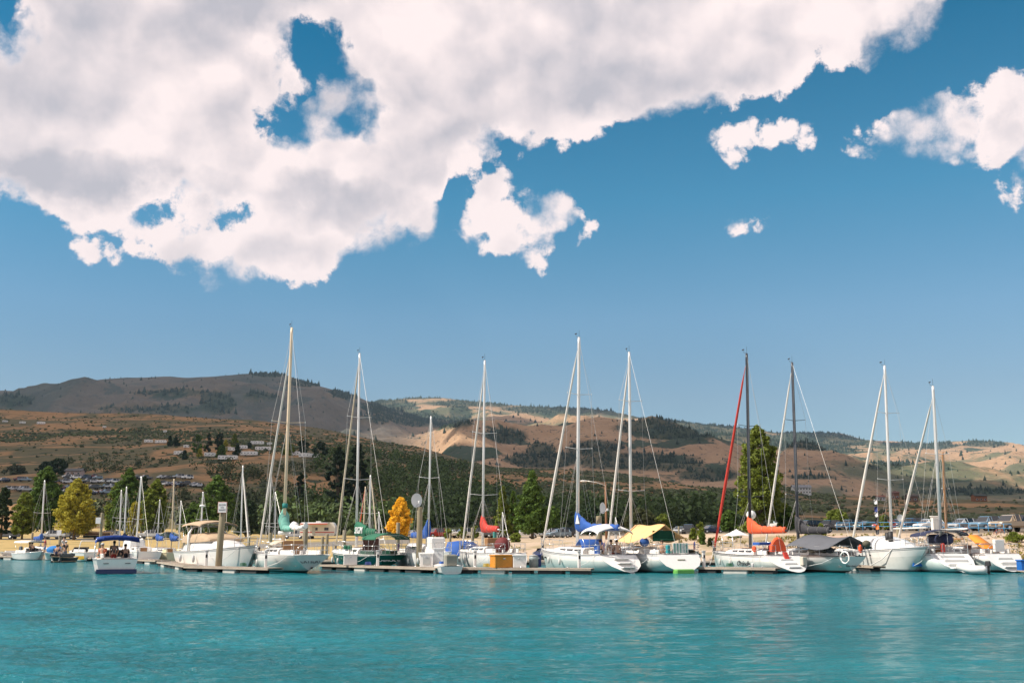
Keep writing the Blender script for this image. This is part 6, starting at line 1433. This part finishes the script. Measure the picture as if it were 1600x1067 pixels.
person(f.w((-.35, .0, .15)), rz + 1.2, 'person in a black shirt and white cap standing in the dark fishing boat', ('black', (.02, .02, .025)), ('bluegrey', (.22, .26, .30)), 'stand', cap=('white', (.7, .7, .68)), scale=.95)
person(f.w((.15, -.3, .15)), rz + 4, 'person in a white patterned top sitting in the dark fishing boat', ('white', (.6, .58, .56)), ('navy', (.02, .03, .08)), 'sit')
person(f.w((.7, -.1, .15)), rz + 3.6, 'person in dark clothes sitting at the left end of the dark fishing boat', ('navy', (.02, .03, .08)), ('black', (.02, .02, .025)), 'sit', hair='black')
person(GX(98, 99, .45), R(160), 'person in a white shirt standing behind the dark fishing boat', ('white', (.6, .58, .56)), ('tan', (.3, .22, .14)), 'stand')
root, L, E, st = runabout('white runabout with an arched white top at the far left', (33, 104), (66, 101), 2.2, .6, .8)
canopy(root, E(.05).x, E(.75).x, 1.8, 1.75, .1, WHITEC(), zdeck=.6); f = Frame(root); outboard(root, -L / 2 - .05, .75, M('motor_grey', (.08, .09, .1), .4), 1.0)
person(f.w((-.3, 0, .3)), 3.6, 'person in dark clothes sitting under the arched white top, on the left', ('black', (.02, .02, .025)), ('navy', (.02, .03, .08)), 'sit'); person(f.w((.6, -.2, .3)), 2.6, 'person in black leaning under the arched white top, on the right', ('black', (.02, .02, .025)), None, 'sit', hair='black')
person(GX(69, 101.5, .38), R(200), 'person in a red shirt and blue jeans standing by the blue sail', ('red', (.4, .05, .04)), ('jeans', (.10, .2, .35)), 'stand')
runabout('low white speedboat hull touching the left picture edge', (36, 108), (2, 105), 2.1, .5, .7, screen=False)
root, L, E, st = runabout('small white boat under a bright blue cover left of the fishing boat', (98, 102), (72, 100), 2.0, .6, .7, screen=False)
m = MB(); m.ball((0, 0, .95), (L * .32, .85, .42), FAB('sky_blue', (.01, .16, .45)), 8); m.build('boat_cover', root)
root, L, E, st = runabout('white and yellow bowrider with a sun-bleached screen', (147, 96), (113, 99), 2.2, .75, .95, W(), M('yellow_gelcoat', (.70, .38, .01), .3, coat=.4), None)
m = MB(); e = E(.3)
for y in (-1, 1): m.tube([(e.x, y * .95, e.z), (e.x - .5, y * .9, e.z + 1.1)], .035, W(), 5)
m.tube([(e.x - .5, -.9, e.z + 1.1), (e.x - .5, .9, e.z + 1.1)], .04, W(), 5); m.build('tow_bar', root)
root, L, E, st = runabout('white cuddy boat behind the blue-topped motorboat', (222, 93), (196, 97), 2.4, .8, 1.1, W()); 
m = MB(); m.box((E(.5).x, 0, 1.5), (1.9, 1.7, 1.0), W(), bev=.2, top=.85); c = m.build('cabin', root); g = MB(); g.box((E(.5).x, -.78, 1.7), (1.0, .06, .35), BLUEC(), bev=.03); g.build('window', c)
runabout('white speedboat with a silver cover beside the cream sailboat', (256, 97), (232, 93), 2.1, .6, .8, W(), None, None, screen=True)
# speedboat on a trailer in the car park, and others ashore
b = on_ground(147, 198); r = empty('trailered_speedboat', b, R(183), 'brown and white speedboat on a trailer by the yellow tree', 'speedboat')
h_ = empty('boat', (0, 0, .75)); h_.parent = r; E, st = hull(h_, 6.6, 2.3, .75, 1.0, M('beige_gelcoat', (.55, .42, .30), .3, coat=.4), M('brown_gelcoat', (.10, .06, .05), .3), None, sw=.9, rake=1.2, chine=True, cockpit=False)
m = MB(); m.box((.6, 0, 1.15), (1.1, 1.7, .4), GLASS(), bev=.1, top=.8); m.build('windscreen', r)
m = MB(); m.tube([(-3.4, -.6, .45), (3.2, -.6, .45), (4.4, 0, .5), (3.2, .6, .45), (-3.4, .6, .45)], .05, STEEL(), 5); m.build('trailer_frame', r)
m = MB(); m.grid([[(-.9, -.6, 2.3), (-.9, .6, 2.3)], [(.9, -.6, 2.15), (.9, .6, 2.15)]], REDC(), thick=.05); m.tube([(-.8, -.5, 1.6), (-.8, -.5, 2.3)], .03, STEEL(), 4); m.tube([(-.8, .5, 1.6), (-.8, .5, 2.3)], .03, STEEL(), 4); m.build('tower_canopy', r)
for s in (-1, 1): m = MB(); m.tube([(-.6, s * 1.0 - .1, .33), (-.6, s * 1.0 + .1, .33)], .34, BLACK(), 12); m.build('wheel', r)
b = on_ground(1219, 190); r = empty('covered_boat', b, R(-80), 'white boat with a pale cover parked between the tall poplar and young tree', 'boat')
E, st = hull(r, 5.5, 2.1, 1.5, 1.7, W(), None, None, sw=.9, rake=1., chine=True, cockpit=False, depth=-.5); m = MB(); m.ball((0, 0, 1.75), (2.0, .9, .55), FAB('paleblue', (.42, .52, .56)), 8); m.build('boat_cover', r)
m = MB(); m.box((0, 0, .45), (4.6, 1.4, .16), STEEL(), bev=.03); m.build('trailer_frame', r)
for s in (-1, 1): m = MB(); m.tube([(-.6, s * .8 - .1, .33), (-.6, s * .8 + .1, .33)], .34, BLACK(), 12); m.build('wheel', r)
b = on_ground(1640, 100)
# street lamp, shed, railing, bicycles, white shade tents
b = on_ground(947.5, 120); e = empty('street_lamp', b, R(180), 'street lamp with a brown pole and curved white arm', 'street lamp')
Ht = P(947, 757, 120).z - b.z; m = MB(); m.tube([(0, 0, -.2), (0, 0, Ht)], [.14, .10], M('brown_pole', (.24, .12, .06), .7), 8); m.build('pole', e)
m = MB(); m.tube([(0, 0, Ht - .1), (1.0, 0, Ht + .25), (2.2, 0, Ht + .45)], .035, ALU(), 6); m.build('arm', e); m = MB(); m.ball((2.55, 0, Ht + .42), (.42, .16, .10), W(), 6); m.build('lamp_head', e)
b = on_ground(1462, 110); e = empty('utility_cabinet', b, 0, 'white utility cabinet beside the leaning white mast', 'cabinet'); m = MB(); m.box((0, 0, .85), (.7, .5, 1.7), W(), bev=.04); m.build('body', e); m = MB(); m.box((0, 0, 1.74), (.85, .6, .08), W(), bev=.02); m.build('roof', e); m = MB(); m.box((0, -.26, .85), (.5, .02, 1.3), M('panel_grey', (.42, .43, .42), .5)); m.build('door', e)
rp = [on_ground(px, Y) for px, Y in ((1308, 128), (1370, 121), (1435, 115), (1500, 110), (1545, 107), (1582, 105))]
e = empty('railing', rp[0], 0, 'blue pipe railing along the edge of the right car park', 'railing'); BL = M('blue_rail', (.05, .24, .45), .4)
for z_ in (1.0, .55): m = MB(); m.tube([p - rp[0] + Vector((0, 0, z_)) for p in rp], .035, BL, 6); m.build('rail', e)
for a, b_ in zip(rp, rp[1:]):
    for k in range(3): q = a + (b_ - a) * k / 3; q.z = gz(q.x, q.y); m = MB(); m.tube([q - rp[0] - Vector((0, 0, .1)), q - rp[0] + Vector((0, 0, 1.02))], .035, BL, 6); m.build('post', e)
def bicycle(px, Y, rz, label):
    e = empty('bicycle', on_ground(px, Y), rz, label, 'bicycle', None)
    for x in (-.52, .52):
        w = MB(); w.tube([(x + .33 * math.cos(a), 0, .34 + .33 * math.sin(a)) for a in [2 * math.pi * k / 16 for k in range(17)]], .022, BLACK(), 5, cap=False); w = w.build('wheel', e)
        s = MB()
        for k in range(4): a = k * math.pi / 4; s.tube([(x - .32 * math.cos(a), 0, .34 - .32 * math.sin(a)), (x + .32 * math.cos(a), 0, .34 + .32 * math.sin(a))], .004, STEEL(), 3)
        s.build('spokes', w)
    m = MB(); fr = M('bike_frame', (.45, .12, .07), .4)
    for a, b in (((-.52, .34), (-.12, .32)), ((-.12, .32), (-.2, .78)), ((-.52, .34), (-.19, .74)), ((-.12, .32), (.36, .72)), ((-.19, .76), (.34, .80)), ((.34, .82), (.52, .34))): m.tube([(a[0], 0, a[1]), (b[0], 0, b[1])], .022, fr, 5)
    m.build('frame', e); m = MB(); m.box((-.22, 0, .88), (.26, .14, .06), BLACK(), bev=.02); m.tube([(-.2, 0, .78), (-.22, 0, .88)], .015, STEEL(), 4); m.build('saddle', e)
    m = MB(); m.tube([(.30, -.26, .98), (.36, 0, 1.0), (.30, .26, .98)], .014, BLACK(), 5); m.tube([(.34, 0, .8), (.36, 0, 1.0)], .014, STEEL(), 4); m.build('handlebar', e)
bicycle(1508, 104, .1, 'reddish bicycle leaning on the railing, left of another'); bicycle(1561, 102, -.1, 'bicycle leaning on the railing below the pale blue wagon')
def tent(px, Y, py, w, label, fabric, h=2.1, low=.6):
    b = on_ground(px, Y) if Y > 88 else GX(px, Y, DZ); z = P(px, py, Y).z - b.z; e = empty('shade_canopy', b, .3, label, 'canopy'); m = MB(); rows = []
    for i in range(9):
        v = -1 + i / 4; rows.append([(w / 2 * u, w / 2 * v, z - low * max(abs(u), abs(v)) ** .8 - .08 * abs(u * v)) for u in (-1, -.6, -.25, 0, .25, .6, 1)])
    m.grid(rows, fabric, thick=.02); m.build('canopy_cloth', e)
    for sx in (-1, 1):
        for sy in (-1, 1): m = MB(); m.tube([(sx * w / 2 * .97, sy * w / 2 * .97, 0), (sx * w / 2 * .97, sy * w / 2 * .97, z - low - .05)], .03, STEEL(), 5); m.build('leg', e)
tent(1152, 92, 826, 1.9, 'white peaked shade tent left of the orange sail cover', WHITEC(), low=.55)
p = P(1176.5, 806, 90); b = GX(1176.5, 90, gz(p.x, 90)); e = empty('radar_dome', b, 0, 'white radar dome on a pole behind the orange sail cover', 'radar'); H = p.z - b.z
m = MB(); m.tube([(0, 0, -.2), (0, 0, H)], .07, W(), 8); m.build('pole', e); m = MB(); m.ball((0, 0, H + .1), (.42, .42, .40), W(), 8); m.build('dome', e)
# tarp roll and boxes on the bank, rocks and weeds
p = on_ground(1308, 101); e = empty('rolled_tarp', p + Vector((0, 0, .2)), .1, 'pale brown rolled tarp on the bank above the charcoal tarp', 'tarp'); m = MB(); m.tube([(-1.1 + .37 * i, .03 * math.sin(i), .1 + .03 * math.sin(i * 2)) for i in range(7)], [.2, .27, .25, .28, .25, .26, .2], FAB('tarp_tan', (.50, .36, .28)), 9); m.build('roll', e)
e = empty('concrete_wall', on_ground(520, 128), 0, 'low grey roadside wall below the motorhome', 'wall'); a, c = on_ground(405, 128) - e.location, on_ground(640, 124) - e.location
m = MB(); cm = M('concrete', (.30, .29, .28), .9, var=.1, scale=1.5); d_ = (c - a).normalized(); nn = Vector((-d_.y, d_.x, 0)) * .15
m.loft([[a - nn + Vector((0, 0, -.3)), a + nn + Vector((0, 0, -.3)), a + nn + Vector((0, 0, .55)), a - nn + Vector((0, 0, .55))], [c - nn + Vector((0, 0, -.3)), c + nn + Vector((0, 0, -.3)), c + nn + Vector((0, 0, .55)), c - nn + Vector((0, 0, .55))]], cm, smooth=False); m.build('wall_body', e)
n = 2600; u = RNG.uniform(-.1, .6, n); Yr = RNG.uniform(84.5, 104, n); kk_ = RNG.random(n) < np.where(Yr < 90, .8, .16); Xr = (u * Yr)[kk_]; Yr = Yr[kk_]
o_ = blobs('shore_rocks', Xr, Yr, ground(Xr, Yr) - .05, .16, M('rock', (.34, .27, .21), .9, var=.12, island=.4), 'loose tan and grey rocks along the waterside bank', 'rocks', .65)
n = 1500; u = RNG.uniform(-.15, .6, n); Yr = RNG.uniform(86, 106, n); Xr = u * Yr; k_ = fbm(Xr / 4, Yr / 3, 3) > .52; Xr, Yr = Xr[k_], Yr[k_]
leafstuff('bank_weeds', Xr, Yr, ground(Xr, Yr), np.full(len(Xr), .22), 14, .10, leafmat('weed', (.22, .19, .06), isl=.4), 'dry yellow weeds and grass tufts on the bank', 'weeds', .9)

# ------------------------------------------------------------------ dock pedestals, hoses and more boats in the second row
for i, (px, Y, lab) in enumerate([(322, 67.2, 'white power pedestal on the dock left of the thick piling'), (415, 64.2, 'white power pedestal on the dock before the wooden-mast boat'), (590, 67.4, 'white power pedestal on the dock under the green transom'), (742, 64.4, 'white power pedestal on the long dock by the white bow'), (905, 63.0, 'white power pedestal near the right end of the long dock'), (1100, 65.2, 'white power pedestal left of the red furled jib')]):
    e = empty('power_pedestal', GX(px, Y, DZ), .2, lab, 'power pedestal', 'power pedestals on the docks')
    m = MB(); m.box((0, 0, .45), (.18, .18, .9), W(), bev=.03); m.build('column', e); m = MB(); m.box((0, 0, .94), (.22, .22, .10), M('panel_grey', (.42, .43, .42), .5), bev=.03); m.build('cap', e)
    m = MB(); m.box((0, -.095, .62), (.12, .02, .2), BLACK()); m.build('socket_panel', e)
for px, Y, c, lab in [(380, 65.2, (.02, .12, .06), 'coiled green hose on the dock in front of the cruiser'), (575, 68.1, (.03, .06, .25), 'coiled blue hose on the dock by the white box'), (760, 63.6, (.5, .36, .02), 'coiled yellow hose left of the orange dock box'), (1140, 64.4, (.02, .12, .06), 'coiled green hose on the dock by the racing sailboat')]:
    e = empty('coiled_hose', GX(px, Y, DZ + .02), 0, lab, 'hose'); m = MB(); m.tube([(.22 * math.cos(k * .5) * (1 - k * .004), .22 * math.sin(k * .5) * (1 - k * .004), .02 + k * .004) for k in range(50)], .016, M('hose_' + lab.split()[1], c, .5), 5); m.build('hose', e)
for s_, b_, c, cov, lab in [((455, 84), (428, 88), None, TEALC(), 'white motorboat with a teal cover behind the wooden-mast boat'), ((668, 87), (640, 90), None, WHITEC(), 'white motorboat with a white cover left of the blue enclosure'), ((868, 88), (838, 91), DH, NVC(), 'dark motorboat behind the bow rail of the long white boat'),
  ((925, 86), (892, 90), None, BLUEC(), 'white motorboat with a blue cover under the long blue sail cover'), ((1080, 87), (1050, 90), None, GRC(), 'white motorboat with a green cover behind the yellow awning'), ((1262, 86), (1228, 89), None, FAB('beige', (.55, .46, .36)), 'white motorboat with a beige cover right of the orange sail cover'),
  ((1335, 85), (1300, 88.5), None, WHITEC(), 'white motorboat with a white cover behind the charcoal tarp'), ((1470, 84), (1440, 88), None, NVC(), 'white motorboat with a navy cover behind the right cruiser'), ((790, 87), (762, 90), None, TANC(), 'white motorboat with a tan cover behind the maroon wheel cover'), ((560, 88), (534, 91), None, DKC(), 'white motorboat with a charcoal cover left of the green sail cover')]:
    root, L, E, st = runabout(lab, s_, b_, 2.2, .7, .95, c or W(), None, M('grey_line', (.3, .3, .31), .4)); m = MB(); rows = []
    for i in range(8):
        t_ = .04 + .6 * i / 7; e = E(t_); rows.append([(e.x, e.y * v, e.z + .42 * (1 - v * v) + .10 * math.sin(i * 2.2) * (1 - abs(v)) + .04) for v in (-1, -.7, -.3, 0, .3, .7, 1)])
    m.grid(rows, cov, thick=.015); m.build('boat_cover', root)
# ------------------------------------------------------------------ haze: the valley air between the lake and the mountains
def haze(density):
    V = []; F_ = [(0, 1, 2, 3), (7, 6, 5, 4), (0, 4, 5, 1), (1, 5, 6, 2), (2, 6, 7, 3), (3, 7, 4, 0)]
    zs = [v for o in scene.objects if o.name.split('.')[0] in ('shore_ground', 'hillside', 'mountain') for v in (min(q[2] for q in (o.data.vertices[i].co for i in range(0, len(o.data.vertices), 7))),)]
    z0 = min(zs + [-4]) - 30
    for z in (z0, 1300):
        for x, y in ((-9600, -90), (-9600, 9900), (9600, 9900), (9600, -90)): V.append((x, y, z))
    me = bpy.data.meshes.new('haze'); me.from_pydata(V, [], F_); o = bpy.data.objects.new('haze', me); COL.objects.link(o)
    m = bpy.data.materials.new('haze_air'); m.use_nodes = True; t = NT(m.node_tree); out = t.n('ShaderNodeOutputMaterial'); v = t.n('ShaderNodeVolumePrincipled')
    v.inputs['Color'].default_value = (.55, .80, 1.0, 1); v.inputs['Density'].default_value = density; v.inputs['Anisotropy'].default_value = .2
    t.l(v.outputs[0], out.inputs['Volume']); me.materials.append(m); tag(o, 'pale blue haze in the air over the valley', 'haze', kind='stuff')
    scene.cycles.volume_bounces = 0
haze(3.4e-5)
